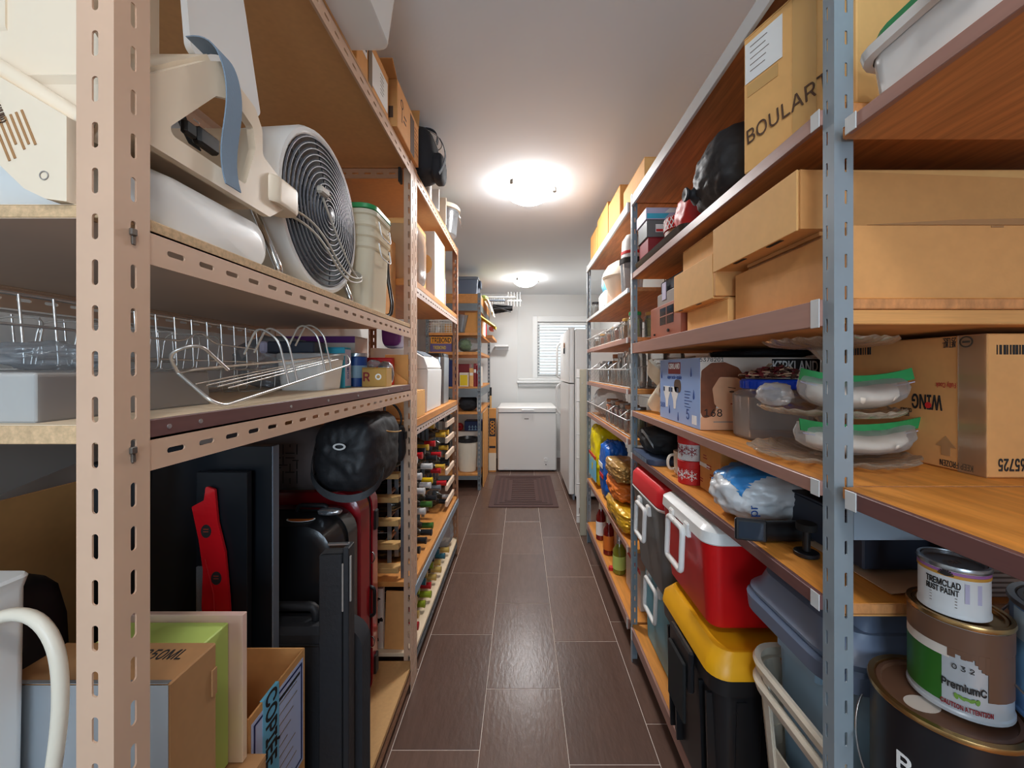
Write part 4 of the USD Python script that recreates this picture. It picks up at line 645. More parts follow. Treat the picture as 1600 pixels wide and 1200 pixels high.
for k, c_ in enumerate(['teal', 'black', 'lime', 'gold', 'teal', 'lime', 'gold', 'red']): put_bottle(c_, f'wine bottle, {NAME[c_]} capsule, atop the bottom left shelf row, {ORD[k]} from the far end', (-.485 - .012 * (k % 2), 2.38 - .084 * k, .2235), group='wine bottles lying on the bottom left shelf')
t = thing('plastic_bag', 'clear plastic bag at the far end of the bottom wine shelf', 'bag', (-.53, 2.70, .1205)); t.part('film', blob(.14, .16, .2, 81, .12, 3, 3, 2.6, fold=.3), 'bag_plastic')
t = carton('floral_box', 'white box with black floral print under the wine rack', -.68, -.585, 1.70, 1.725, .1205, .375, 'card_white', top=False); g = []
r_ = random.Random(3)
for k in range(9): x, z = r_.uniform(-.04, .04), r_.uniform(.02, .23); g += [affinity.rotate(affinity.scale(disc(x, z, .012), 1, .45), r_.uniform(0, 180)), rect(x - .001, x + .001, z - .02, z), affinity.rotate(affinity.scale(disc(x + .012, z + .008, .009), 1, .4), r_.uniform(0, 180))]
t.part('floral_print', flat(unary_union(g).intersection(rect(-t.x + .003, t.x - .003, .004, t.z - .004)), (0, -t.y - .0002, 0), '-y'), 'ink'); t.part('band', flat(rect(-t.x, t.x, .116, .128), (0, -t.y - .0002, 0), '-y'), 'ink')
t = thing('cardboard_sheet', 'upright piece of cardboard beside the floral box under the wine rack', 'cardboard', (-.536, 1.70, .1205)); t.part('sheet', rot(bx(-.043, .04, -.004, .004, 0, .245), 2, (0, 1, 0)), 'card')

# ================================================================ LEFT, THIRD UNIT (grey, far)
def at(x, y, Y): return px(x, y, Y)
Y3 = 4.36
t = thing('lidded_bin', 'grey lidded plastic bin on top of the far grey shelving', 'bin', (-.60, 4.52, 2.1125)); t.part('body', loft([(0, .22, .30, .02), (.16, .25, .33, .025)]), 'slate_plastic'); t.part('lid', loft([(.1605, .27, .35, .03), (.185, .27, .35, .03), (.19, .25, .33, .03)]), 'grey_plastic'); t.part('clip', bx(.127, .15, -.06, .06, .09, .17, .006), 'slate_dark')
t = thing('cloth', 'yellow-green folded cloth beside the grey lidded bin', 'cloth', (-.455, 4.75, 2.1125)); t.part('cloth', blob(.12, .2, .05, 91, .15, 3, 3, 3, fold=.3), 'lime_card')
t = thing('cloth', 'pale pink folded cloth hanging over the far grey shelving edge', 'cloth', (-.378, 4.9, 2.0)); t.part('cloth', sheet(lambda u, v: (-.045 + .075 * u + .01 * math.sin(9 * v), -.25 + .5 * v, .12 - .16 * u * u + .012 * math.sin(14 * v)), 7, 14, .006), 'card_white')
b3 = lambda *a, **k: carton(*a, seam='x', **k)
t = b3('cardboard_box', 'brown carton behind the leaning plastic cup on the far grey shelving', -.62, -.46, 4.40, 4.75, 1.695, 1.925, 'card_orange')
t = b3('grey_box', 'low grey box under the top board of the far grey shelving', -.72, -.455, 4.80, 5.1, 1.695, 1.80, 'grey_plastic')
t = thing('plastic_cup', 'clear plastic cup tilted on the far grey shelving', 'cup', (-.655, 4.41, 1.7), ry=6); t.part('cup', lathe([(.03, 0), (.034, .004), (.055, .19), (.058, .192), (.052, .19), (.032, .006)], 20), 'bag_plastic')
t = thing('grid_basket', 'white plastic grid basket with small bottles in the far grey shelving', 'basket', (-.87, 4.45, 1.695))
t.part('grid', cat(*[bx(-.14 + k * .028, -.136 + k * .028, -.082, -.078, 0, .13, 0) for k in range(11)], *[bx(-.14, .144, -.083, -.077, k * .026, k * .026 + .004, 0) for k in range(6)], bx(-.14, .144, -.07, .08, 0, .003, 0)), 'white_plastic', kind='stuff'); t.part('rim', bx(-.145, .148, -.085, -.075, .1305, .14, .002), 'white_plastic'); t.part('back', bx(-.14, .144, .08, .084, 0, .13), 'cream_plastic')
t = thing('small_jar', 'white jar inside the white grid basket', 'jar', (-.92, 4.44, 1.6985)); t.part('body', cyl(.03, 0, .07), 'white_plastic'); t.part('lid', cyl(.031, .0702, .085), 'cream_plastic')
t = b3('small_carton', 'tan carton inside the white grid basket', -.84, -.76, 4.40, 4.48, 1.6985, 1.79, 'card_light')
t = b3('board_game', 'board game box with an orange and purple front under the grid basket', -.99, -.73, 4.372, 4.62, 1.4888, 1.661, 'game_purple')
t.part('upper_band', bx(-t.x + .004, t.x - .03, -t.y - .0008, -t.y - .0002, .09, .165, 0), 'game_orange'); t.part('dark_side', bx(t.x - .028, t.x, -t.y - .0008, -t.y - .0002, .002, .172, 0), 'game_black'); t.part('lettering', text('TRIBOND', .05, (-.012, -t.y - .001, .127), '-y', w=.205, bold=True), 'game_black'); t.part('lettering', text('TRIBOND', .034, (-.03, -t.y - .001, .046), '-y', w=.14, bold=True), 'yellow_card')
t = thing('salad_bag', 'clear bag of green lettuce on the far grey shelving', 'bag', (-.575, 4.46, 1.489)); t.part('film', blob(.26, .22, .165, 95, .1, 3, 3, 2.6, fold=.3), 'bag_plastic'); t.part('leaves', mv(blob(.13, .15, .13, 96, .3, 4, 3, 2.4), -.05, 0, .012), 'lime_leaf')
t = b3('yellow_label_box', 'white carton with a yellow label on the far grey shelving', -.675, -.575, 4.37, 4.5, 1.1125, 1.265, 'card_white'); t.part('label', bx(-t.x + .008, t.x - .012, -t.y - .0008, -t.y - .0002, .012, .125, 0), 'yellow_card')
for k, (x0, x1, h, m_, nm) in enumerate([(-.57, -.525, .20, 'card_light', 'tan'), (-.523, -.492, .25, 'crimson_card', 'dark red'), (-.49, -.462, .23, 'red_card', 'bright red'), (-.1 - .36, -.445, .22, 'card_white', 'cream')]):
    t = b3('upright_carton', f'{nm} upright carton in the row beside the yellow-labelled box', x0, x1 - .001, 4.40, 4.62, 1.1125, 1.1125 + h, m_); t.part('printed_band', bx(-t.x + .003, t.x - .003, -t.y - .0008, -t.y - .0002, h * .6, h * .75, 0), 'paper')
t = b3('dark_carton', 'dark carton behind the yellow-labelled box on the far shelving', -.80, -.59, 4.56, 4.75, 1.1125, 1.36, 'crimson_card')
t = b3('board_game', 'dark blue board game box behind the brushed steel bin', -.98, -.735, 4.372, 4.6, 1.1125, 1.40, 'dark_blue'); t.part('emblem', flat(disc(0, 0, .03).difference(disc(.01, 0, .02)), (.04, -t.y - .0002, .17), '-y'), 'yellow_card')
t = thing('plastic_bag', 'dark plastic bag of odds and ends on the far grey shelving', 'bag', (-.59, 4.48, .8405)); t.part('film', blob(.2, .2, .17, 97, .14, 3, 3, 2.6, fold=.4), 'black_fabric')
t = thing('paper_sheet', 'pale green folder standing beside the dark plastic bag', 'folder', (-.475, 4.5, .8405)); t.part('folder', bx(-.012, .012, -.12, .12, 0, .22, .003), 'paper')
t = b3('tea_towel_box', 'blue and white patterned box above the waste bin on the far shelving', -.66, -.455, 4.66, 4.85, .5865, .70, 'dark_blue')
t.part('pattern', flat(unary_union([Polygon([(x, z), (x + .03, z), (x + .015, z + .03)]) for x in (-.06, -.025, .01, .045) for z in (.01, .04)]), (0, -t.y - .0002, 0), '-y'), 'sky_plastic')
t = thing('red_ornament', 'round red ornament beside the blue and white patterned box', 'ornament', (-.72, 4.70, .5865)); t.part('petals', blob(.08, .05, .09, 98, .15, 5, 3, 2.2), 'red_card'); t.part('centre', mv(lathe([(.001, -.01), (.014, -.004), (.014, .004), (.001, .01)], 12), 0, -.026, .045), 'crimson_card')
t = carton('white_carton', 'plain white carton under the blue and white patterned box', -.78, -.452, 4.64, 4.90, .1755, .5855, 'card_white', seam='x')
t = thing('waste_bin', 'white round waste bin with a black liner on the lowest far grey shelf', 'bin', (-.60, 4.49, .176)); t.part('body', lathe([(.09, 0), (.095, .005), (.12, .34), (.125, .345), (.125, .36), (.115, .36), (.09, .01)], 28), 'cream_plastic')
t.part('liner', lathe([(.1255, .325), (.1275, .362), (.112, .366), (.08, .28), (.001, .26)], 28, caps=(False, False)), 'black_plastic')
t = thing('cardboard_sheet', 'upright brown cardboard at the aisle side of the far grey shelving', 'cardboard', (-.425, 4.75, .0005)); t.part('sheet', bx(-.006, .006, -.3, .3, 0, .82), 'card_orange')
t = thing('long_box', 'long narrow box with dark and orange print leaning beside the freezer', 'box', (-.37, 5.15, .0005)); t.part('body', bx(-.045, .045, -.045, .045, 0, .80, .002), 'card_orange'); t.part('dark_print', flat(unary_union([rect(-.04, .04, .30, .33), rect(-.04, .04, .45, .68)]), (0, -.0452, 0), '-y'), 'game_black'); t.part('lettering', text('GOOD', .05, (0, -.046, .56), '-y', up='side', w=.17, bold=True), 'game_orange'); t.part('white_base', bx(-.047, .047, -.0475, -.0455, .02, .24, 0), 'cream_plastic')
t = thing('hockey_stick', 'thin grey and wooden stick leaning in the corner beside the freezer', 'stick', (-.41, 5.35, .0005)); t.part('shaft', bx(-.012, .012, -.008, .008, 0, 1.05, .002), 'wood_pale'); t.part('grip', bx(-.013, .013, -.009, .009, .95, 1.06, .002), 'black_matte')
t = thing('yellow_cloth', 'bright yellow cloth with red trim over the far shelf edge', 'cloth', (-.415, 4.62, 1.84)); t.part('cloth', sheet(lambda u, v: (-.05 + .17 * v, -.18 + .3 * u, .05 - .12 * v + .02 * math.sin(8 * u)), 9, 6, .004), 'yellow_card'); t.part('trim', bx(.05, .09, -.1, .1, -.1, -.062, .004), 'red_card')
for k, (y, c_, nm) in enumerate([(4.8, 'card_white', 'pale'), (4.95, 'paper', 'white'), (5.1, 'red_card', 'red')]):
    t = thing('bottle', f'{nm} tall bottle standing in the row on the far shelf edge', 'bottle', (-.475, y, 1.695)); t.part('body', lathe([(.03, 0), (.033, .004), (.033, .17), (.014, .2)], 14), c_); t.part('cap', cyl(.016, .2002, .24, 12), 'red_card')
t = thing('wood_board', 'short wooden board end sticking out at the far left shelving', 'board', (-.42, 5.1, 1.6635)); t.part('board', bx(.0, .08, -.4, .45, .0, .035, .002), 'orange_board')
t = thing('wall_shelf', 'small white wooden ledge on the far left wall', 'shelf', (-.285, 5.79, 1.62)); t.part('board', bx(-.1, .1, -.08, .085, 0, .028, .003), 'white_trim'); t.part('batten', bx(-.1, .1, .07, .085, -.04, -.0005, .002), 'white_trim')
t = thing('peg_rack', 'white plastic rack with rows of short pegs jutting out high at the far left', 'rack', (-.24, 5.35, 2.20)); t.part('bar', bx(-.24, .16, -.03, .03, .045, .065, .004), 'white_plastic'); t.part('bar', bx(-.20, .02, -.035, .03, .0, .02, .004), 'grey_plastic')
for k in range(9): t.part('peg', cyl(.005, -.03, .0445, 8).apply_translation((-.2 + k * .025, .0, 0)), 'white_plastic')
for k in range(5): t.part('peg', cyl(.005, -.06, .13, 8).apply_translation((.06 + k * .04, .036, 0)), 'white_plastic')
t.part('end_bar', bx(.04, .24, .042, .052, .01, .03, .003), 'white_plastic'); t.part('bracket', bx(-.26, -.21, -.02, .02, -.1, .0445, .003), 'white_plastic')
t = thing('hanging_fabric', 'black folded fabric hanging under the white peg rack', 'fabric', (-.26, 5.30, 1.98)); t.part('fabric', sheet(lambda u, v: (-.12 + .26 * u, .03 * math.sin(9 * v), .17 - .02 * u - .12 * v * (1 - .55 * u)), 8, 10, .012), 'black_matte'); t.part('strap', tube([(-.12, -.03, .15), (.12, -.03, .07)], .008), 'black_plastic')

# ================================================================ FREEZER, MAT, FRIDGE
t = thing('chest_freezer', 'white chest freezer against the far wall', 'freezer', (.07, 5.42, .0005)); X = .375
t.part('body', loft([(.02, 2 * X - .01, .60, .02), (.03, 2 * X, .61, .025), (.742, 2 * X, .61, .025)], 5), 'white_plastic'); t.part('seal', bx(-X + .01, X - .01, -.295, .295, .7425, .7525, .001), 'grey_plastic'); t.part('lid', loft([(.753, 2 * X, .615, .025), (.757, 2 * X + .006, .622, .028), (.805, 2 * X + .006, .622, .028), (.825, 2 * X - .03, .58, .03), (.828, 2 * X - .06, .55, .03)], 6), 'white_plastic')
t.part('handle', bx(-.07, .09, -.325, -.3115, .775, .79, .003), 'white_trim'); t.part('badge', bx(-.035, .02, -.3065, -.3055, .665, .678, .0005), 'ink_grey'); t.part('control_knob', place(cyl(.025, 0, .012), (.235, -.3055, .155), (1, 0, 0), (0, 0, 1)), 'white_trim'); t.part('indicator', place(cyl(.007, 0, .004, 12), (.238, -.3055, .09), (1, 0, 0), (0, 0, 1)), 'ink'); t.part('drain_cover', bx(-.29, -.24, -.309, -.3055, .035, .055, .003), 'white_trim')
for x in (-.33, .33):
    for y in (-.26, .26): t.part('foot', mv(cyl(.02, 0, .0195, 12), x, y), 'black_plastic')
t = thing('door_mat', 'dark brown ribbed mat on the floor in front of the freezer', 'mat', (.015, 4.35, .0005)); t.part('mat', bx(-.33, .335, -.56, .56, 0, .008, .003), 'mat_brown')
for k, q in enumerate((.05, .10, .15)): t.part('rib', cat(bx(-.33 + q, .335 - q, -.56 + q, -.535 + q, .0081, .012, .001), bx(-.33 + q, .335 - q, .535 - q, .56 - q, .0081, .012, .001), bx(-.33 + q, -.305 + q, -.534 + q, .534 - q, .0081, .012, .001), bx(.31 - q, .335 - q, -.534 + q, .534 - q, .0081, .012, .001)), 'mat_dark', kind='stuff')
for k in range(11): t.part('rib', bx(-.12, .125, -.36 + k * .068, -.335 + k * .068, .0081, .012, .001), 'mat_dark')
t = thing('refrigerator', 'white refrigerator on the right facing the aisle', 'refrigerator', (.80, 4.46, .0005)); 
t.part('body', bx(-.27, .3, -.46, .46, .03, 1.70, .012), 'white_plastic'); t.part('freezer_door', loft([(1.165, .055, .92, .02), (1.70, .055, .92, .02)], 5).apply_translation((-.3025, 0, 0)), 'white_plastic'); t.part('main_door', loft([(.06, .055, .92, .02), (1.153, .055, .92, .02)], 5).apply_translation((-.3025, 0, 0)), 'white_plastic')
t.part('handle', tube(bend([(-.33, .40, 1.62), (-.37, .40, 1.58), (-.375, .40, 1.22), (-.33, .40, 1.19)], .03), .014, 8), 'white_trim'); t.part('handle', tube(bend([(-.33, .40, 1.13), (-.375, .40, 1.09), (-.37, .40, .80), (-.33, .40, .76)], .03), .014, 8), 'white_trim')
t.part('toe_kick', bx(-.29, -.272, -.45, .45, .0, .055), 'grey_plastic'); t.part('hinge_cover', bx(-.33, -.27, -.45, -.39, 1.7005, 1.715, .003), 'white_trim')
t = thing('magnet_clip', 'dark round magnet clip on the refrigerator door', 'magnet', (.4685, 4.40, 1.50)); t.part('disc', place(cyl(.028, 0, .01, 16), (0, 0, .06), (0, -1, 0), (0, 0, 1)), 'brown_paint'); t.part('clip', bx(-.012, -.0005, -.025, .025, -.03, .03, .003), 'black_plastic')
t = thing('wire_strip', 'white perforated metal strip with hooks beside the refrigerator', 'hook strip', (.465, 3.42, .0005)); t.part('strip', place(poly(plate(1.3, .05, [(.1 + k * .15, .025, .05, .008) for k in range(8)]), .003), (0, 0, .0), (1, 0, 0), (0, 0, 1)), 'white_plastic')
for z in (.03, .30, .52, .72, 1.0, 1.2): t.part('hook', tube(bend([(.0, -.004, z + .03), (.05, -.006, z + .03), (.05, -.03, z + .01), (.03, -.03, z - .01)], .01), .003, 6), 'white_trim')
t = thing('beige_panel', 'tall narrow beige board standing at the far end of the right shelving', 'board', (.478, 3.16, .0005)); t.part('board', bx(-.022, .03, -.012, .012, 0, 1.30, .003), 'beige_board'); t.part('screw', place(cyl(.005, 0, .003, 10), (-.004, -.0122, 1.19), (1, 0, 0), (0, 0, 1)), 'screw')
# ================================================================ RIGHT, NEAREST UNIT: paint cans and the bin above
mk('gold_lid', (190, 150, 96), .25, .9); mk('can_brown', (112, 78, 58), .4); mk('can_green', (46, 104, 34), .35); mk('can_silver', (196, 198, 200), .3, .3); mk('can_black', (26, 26, 30), .35); mk('can_white', (232, 232, 230), .4); mk('can_purple', (170, 110, 170), .4); mk('can_amber', (220, 160, 60), .4); mk('can_blue', (36, 70, 160), .35, nz=(8, .3), c2=(150, 200, 230)); mk('can_pale', (190, 214, 230), .4); mk('lid_grey', (120, 122, 126), .35, .5)
def band(r, a0, a1, z0, z1, t=.0006):
    """a printed strip round a can from angle a0 to a1 (degrees)"""
    a = np.radians(np.linspace(a0, a1, max(3, int((a1 - a0) / 8)))); zz = lambda q, R: np.c_[R * np.cos(q), R * np.sin(q)]
    rings = [np.array([(r * math.cos(q), r * math.sin(q), z0), ((r + t) * math.cos(q), (r + t) * math.sin(q), z0), ((r + t) * math.cos(q), (r + t) * math.sin(q), z1), (r * math.cos(q), r * math.sin(q), z1)]) for q in a]
    return skin(rings, (True, True), 30)
def wrap(s, h, r, deg, z, w=None, bold=False, mesh=None):
    """lettering bent round a cylinder of radius r, centred at an angle"""
    m = mesh if mesh is not None else text(s, h, (0, 0, 0), ((1, 0, 0), (0, 1, 0)), w, bold=bold)
    v = np.array(m.vertices); a = math.radians(deg) + v[:, 0] / r; R = r + v[:, 2]
    return tm(np.c_[R * np.cos(a), R * np.sin(a), v[:, 1] + z], m.faces)
def paint_can(label, x, y, z, r, h, body, lid, bail=None):
    t = thing('paint_can', label, 'paint can', (x, y, z)); e = r * .03
    t.part('body', lathe([(r - e, 0), (r, .001), (r, .005), (r - e, .007), (r - e, h - .007), (r, h - .005), (r, h - .001), (r - e, h), (r - 3 * e, h), (r - 3.2 * e, h - .004)], 40, 30, (True, False)), body); t.r = r - e
    t.part('rim', lathe([(r + .0004, h - .006), (r + .001, h - .003), (r, h + .0004), (r - 3 * e, h + .0004), (r - 3.4 * e, h - .003)], 40, 30, (False, False)), 'gold_lid' if lid in ('gold_lid', 'can_brown') else 'steel')
    t.part('lid', lathe([(r - 3.3 * e, h - .0035), (r - 4 * e, h - .001), (r - 6 * e, h - .001), (r - 6.6 * e, h - .005), (r * .6, h - .0055), (.001, h - .005)], 40, 30, (False, False)), lid)
    if bail is not None:
        a = math.radians(bail); R = r + .003
        t.part('bail', tube(spline([(R * math.cos(a + 1.5), R * math.sin(a + 1.5), h * .78), ((R + .012) * math.cos(a + .8), (R + .012) * math.sin(a + .8), h * .45), ((R + .02) * math.cos(a), (R + .02) * math.sin(a), h * .3), ((R + .012) * math.cos(a - .8), (R + .012) * math.sin(a - .8), h * .45), (R * math.cos(a - 1.5), R * math.sin(a - 1.5), h * .78)]), .0016, 6), 'steel')
        for q in (1.5, -1.5): t.part('bail_lug', place(cyl(.009, -.002, .004, 14), ((r - e) * math.cos(a + q), (r - e) * math.sin(a + q), h * .78), (-math.sin(a + q), math.cos(a + q), 0), (0, 0, 1)), 'steel')
    return t
zp = .6405; H1 = .194
t = paint_can('large black paint can with a gold rim under the brown-topped can', .603, .575, zp, .0835, H1, 'can_black', 'can_brown', 200)
t.part('lettering', wrap('Benj', .024, t.r + .0004, 212, .118, bold=True), 'paper'); t.part('lettering', wrap('Moore', .02, t.r + .0004, 222, .088, bold=True), 'paper'); t.part('triangle_emblem', wrap('', 0, t.r + .0004, 240, .115, mesh=poly(Polygon([(-.02, -.015), (.02, -.015), (0, .018)]), .0006)), 'paper'); t.part('lid_label', place(poly(affinity.scale(disc(0, 0, .022, 10), 1, .7), .0005), (-.04, -.008, H1 - .0052), (1, 0, 0), (0, 1, 0)), 'card_white')
t = paint_can('brown-topped quart paint can with a green and silver label, middle of the stack', .622, .575, zp + H1 + .001, .0535, .126, 'can_silver', 'gold_lid'); R = t.r
t.part('brown_paint', band(R + .0002, 0, 359.9, .088, .1185, .0008), 'can_brown', 'dripped brown paint'); r_ = random.Random(2)
for k in range(12): t.part('brown_paint', band(R + .0003 + .0001 * (k % 2), 212 + k * 3.5, 216.6 + k * 3.5, .083 - .006 * r_.random() - max(0, k - 7) * .004, .089, .0008), 'can_brown', 'dripped brown paint')
t.part('brown_paint', band(R + .0003, 254, 300, .03, .089, .0008), 'can_brown', 'dripped brown paint'); t.part('green_label', band(R + .0002, 120, 206, .012, .074), 'can_green'); t.part('white_band', band(R + .0002, 120, 214, .0745, .0875), 'card_white')
t.part('lettering', wrap('PremiumC', .0095, R + .0013, 229, .041, w=.042, bold=True), 'ink'); t.part('lettering', wrap('CAUTION ATTENTION', .006, R + .0013, 232, .014, w=.05, bold=True), 'crimson_card'); t.part('lettering', wrap('0 3 2', .0065, R + .0013, 228, .066), 'ink'); t.part('leaf_print', wrap('', 0, R + .0009, 232, .027, mesh=poly(unary_union([affinity.rotate(affinity.scale(disc(k * .005, 0, .004), 1, .5), 40 * k) for k in range(-2, 3)]), .0004)), 'lime_leaf')
t = paint_can('small white rust paint tin with an orange band, top of the stack', .612, .572, zp + H1 + .128, .037, .069, 'can_white', 'lid_grey'); R = t.r
t.part('orange_band', band(R + .0002, 0, 359.9, .054, .058), 'can_amber'); t.part('purple_band', band(R + .0002, 0, 359.9, .0582, .062), 'can_purple'); t.part('lettering', wrap('TREMCLAD', .0085, R + .0004, 206, .044, w=.036, bold=True), 'ink'); t.part('lettering', wrap('RUST PAINT', .0075, R + .0004, 205, .034, w=.034, bold=True), 'ink'); t.part('small_print', wrap('', 0, R + .0004, 207, .022, mesh=poly(unary_union([rect(-.014, .014, k * .004, k * .004 + .0012) for k in range(-2, 2)]), .0004)), 'ink_grey'); t.part('barcode_label', wrap('', 0, R + .0004, 255, .035, mesh=poly(rect(-.009, .009, -.012, .014), .0004)), 'lilac_pale'); t.part('sun_emblem', wrap('', 0, R + .0009, 212, .0555, mesh=poly(unary_union([affinity.rotate(rect(-.0008, .0008, 0, .008), a, origin=(0, 0)) for a in range(-80, 81, 20)]), .0004)), 'ink'); t.part('lid_stamp', place(text('237', .01, (0, 0, 0), ((1, 0, 0), (0, 1, 0))), (0, 0, .0645), (1, 0, 0), (0, 1, 0)), 'ink_grey')
paint_can('plain paint can at the right edge under the blue and white can', .765, .50, zp, .055, .194, 'can_silver', 'lid_grey')
t = paint_can('blue and white paint can with a wire handle at the right edge', .748, .515, zp + .195, .0825, .15, 'can_blue', 'lid_grey', 195); t.part('pale_band', band(t.r + .0002, 150, 260, .10, .14), 'can_pale'); t.part('lettering', wrap('A 2%', .03, t.r + .001, 207, .07, bold=True), 'label_blue')
t = thing('leaflet', 'printed leaflet standing behind the white rust paint tin', 'leaflet', (.79, .655, zp)); t.part('sheet', bx(-.09, .06, -.001, .001, .0, .42, 0), 'paper'); t.part('printed_lines', lines(.13, 26, .008, (-.015, -.0013, .40), '-y', 4, .003), 'ink_grey')
z0_ = 1.6735
t = thing('storage_bin', 'white plastic bin with a green lid high on the nearest right unit', 'bin', (.715, .30, z0_)); t.part('body', loft([(0, .37, .60, .03), (.005, .38, .61, .03), (.088, .395, .63, .035)]), 'white_plastic'); t.part('rim', loft([(.082, .397, .632, .036), (.084, .415, .65, .04), (.097, .42, .655, .04), (.099, .40, .635, .036)], caps=(False, False)), 'white_plastic'); t.part('lid', loft([(.0995, .40, .64, .036), (.12, .39, .62, .036), (.125, .36, .59, .03)]), 'green_lid'); t.part('clip', bx(-.222, -.205, .12, .19, .075, .125, .004), 'sky_plastic')

# ================================================================ RIGHT, MIDDLE UNIT: high shelf (z 1.7225)
zh = 1.7228
t = carton('printed_box', 'tall taped cardboard box with large lettering on the high right shelf', .51, .83, .715, .935, zh, 2.015, 'card_light', rz=19.4, seam='x')
x = -t.x - .0022; t.part('lettering', text('BOULART', .03, (x, .016, .082), ((0, -.995, .1), (0, .1, .995)), w=.168), 'ink_brown'); t.part('tape', bx(-t.x - .0012, -t.x - .0005, -.045, -.0, .0, .29, 0), 'tape'); t.part('tape', bx(-t.x - .0012, -t.x - .0005, .03, .1, .16, .185, 0), 'tape'); t.part('packing_label', bx(-t.x - .002, -t.x - .0013, .02, .105, .19, .275, 0), 'paper'); t.part('label_lines', lines(.06, 5, .013, (-t.x - .0022, .062, .262), '-x', 4), 'ink_grey'); t.part('letter_print', text('G', .03, (-.02, -t.y - .0004, .06), '-y'), 'ink_brown')
t = thing('rubbish_bag', 'knotted black plastic bag between the tall box and the red cloth', 'bag', (.61, 1.10, zh)); t.part('film', blob(.25, .26, .22, 101, .07, 2.2, 4, 2.6, fold=.45), 'black_leather'); t.part('knot', rot(lathe([(.03, 0), (.016, .012), (.012, .018), (.02, .03), (.018, .034), (.001, .03)], 14, caps=(True, False)), -90, (0, 1, 0)).apply_translation((-.112, .05, .075)), 'black_leather')
t = thing('red_cloth', 'red cloth bundle beside the knotted black bag', 'cloth', (.60, 1.34, zh)); t.part('cloth', blob(.16, .16, .165, 103, .12, 3, 3, 3, fold=.3), 'red_card')
t = thing('serving_tray', 'dark flat tray lying along the edge of the high right shelf', 'tray', (.60, 1.52, zh)); t.part('tray', loft([(0, .18, .50, .02), (.004, .19, .51, .025), (.034, .21, .53, .03), (.034, .2, .52, .028), (.006, .185, .50, .02)], 6), 'dark_tube')
t = thing('patterned_tin', 'round red and white lattice patterned tin standing in the dark tray', 'tin', (.59, 1.44, zh + .0065)); t.part('body', cyl(.075, 0, .062, 40), 'wood_brown'); t.part('lid', cyl(.078, .0622, .105, 40), 'red_card'); g = []
for k in range(-14, 15): g += [affinity.rotate(rect(k * .018 - .0018, k * .018 + .0018, -.1, .1), 35, origin=(k * .018, 0)), affinity.rotate(rect(k * .018 - .0018, k * .018 + .0018, -.1, .1), -35, origin=(k * .018, 0))]
m = poly(unary_union(g).intersection(rect(-.23, .23, -.02, .02)), .0006); v_, f_ = trimesh.remesh.subdivide_to_size(m.vertices, m.faces, .014)
t.part('lattice_print', wrap('', 0, .0782, 215, .0835, mesh=tm(v_, f_)), 'paper')
t = carton('brown_carton', 'low brown carton at the bottom of the stack by the far right post', .525, .66, 1.64, 1.76, zh + .0065, 1.775, 'wood_brown', seam='x')
t = carton('dark_carton', 'dark carton in the stack under the grey box, high right shelf', .515, .67, 1.64, 1.765, 1.7755, 1.838, 'crimson_card', seam='x')
t = carton('grey_box', 'grey box with a red and white label in the high right stack', .51, .66, 1.64, 1.77, 1.8385, 1.908, 'mid_grey_plastic', seam='x', top=False); t.part('label', bx(-.04, .0, -t.y - .0008, -t.y - .0002, .02, .052, 0), 'paper'); t.part('label_print', bx(-.038, -.01, -t.y - .0014, -t.y - .0009, .022, .032, 0), 'red_card')
t = carton('printed_box', 'flat blue and white printed box on top of the high right stack', .505, .675, 1.635, 1.775, 1.9085, 1.957, 'lilac_pale', seam='x', top=False); t.part('blue_band', flat(Polygon([(-.082, .004), (-.01, .004), (.01, .024), (-.082, .024)]), (0, -t.y - .0002, 0), '-y'), 'teal_card'); t.part('red_band', flat(rect(.03, .08, .006, .022), (0, -t.y - .0002, 0), '-y'), 'red_card'); t.part('white_band', flat(Polygon([(-.01, .027), (.08, .027), (.08, .045), (.01, .045)]), (0, -t.y - .0002, 0), '-y'), 'paper')
zT = 2.0645
t = carton('cardboard_box', 'peach cardboard box above the far right post on the top shelf', .50, .80, 1.64, 1.98, zT, 2.165, 'card_light'); t = carton('cardboard_box', 'orange cardboard box nearer the camera on the far right top shelf', .50, .85, 2.05, 2.32, zT, 2.24, 'card_orange', seam='x'); t = carton('cardboard_box', 'orange cardboard box, taller and farther, on the far right top shelf', .50, .86, 2.34, 2.66, zT, 2.275, 'card_orange'); t = carton('cardboard_box', 'small orange carton at the very end of the far right top shelf', .50, .80, 2.68, 2.92, zT, 2.25, 'card_orange', seam='x')

# ---------------------------------------------------------------- shelf with the plain cardboard boxes (z 1.4135)
zc_ = 1.4137
t = carton('cardboard_box', 'long cardboard box lying on the shelf under the overhanging box', .535, 1.09, .655, 1.01, zc_, 1.535, 'card', seam='x', top=False); t.part('flap', place(poly(Polygon([(-.25, .1215), (.277, .1215), (.277, .137), (-.1, .130)]), .003), (0, -t.y + .004, 0), (1, 0, 0), (0, 0, 1)), 'card_dark')
for x in (-.05, .13): t.part('tab_slot', bx(x, x + .02, -t.y - .0008, -t.y - .0002, .1165, .1195, 0), 'card_edge')
t = thing('cardboard_sheet', 'flat cardboard sheets between the two large right boxes', 'cardboard', (.80, .86, 1.5358)); t.part('sheet', bx(-.25, .27, -.12, .12, 0, .0085, .001), 'card_dark'); t.part('sheet', bx(-.255, .26, -.122, .115, .0087, .0168, .001), 'card')
t = carton('cardboard_box', 'cardboard box with black slots overhanging the boxes below it', .502, 1.06, .73, 1.05, 1.553, 1.662, 'card_light', seam='y', top=False); t.part('near_flap', place(poly(Polygon([(-.279, .0), (.279, .0), (.279, .085), (-.279, .107)]), .003), (0, -t.y - .001, 0), (1, 0, 0), (0, 0, 1)), 'card'); t.part('front_lid', bx(-t.x - .004, -t.x - .0003, -t.y, t.y - .0, -.002, t.z, .001), 'card_light')
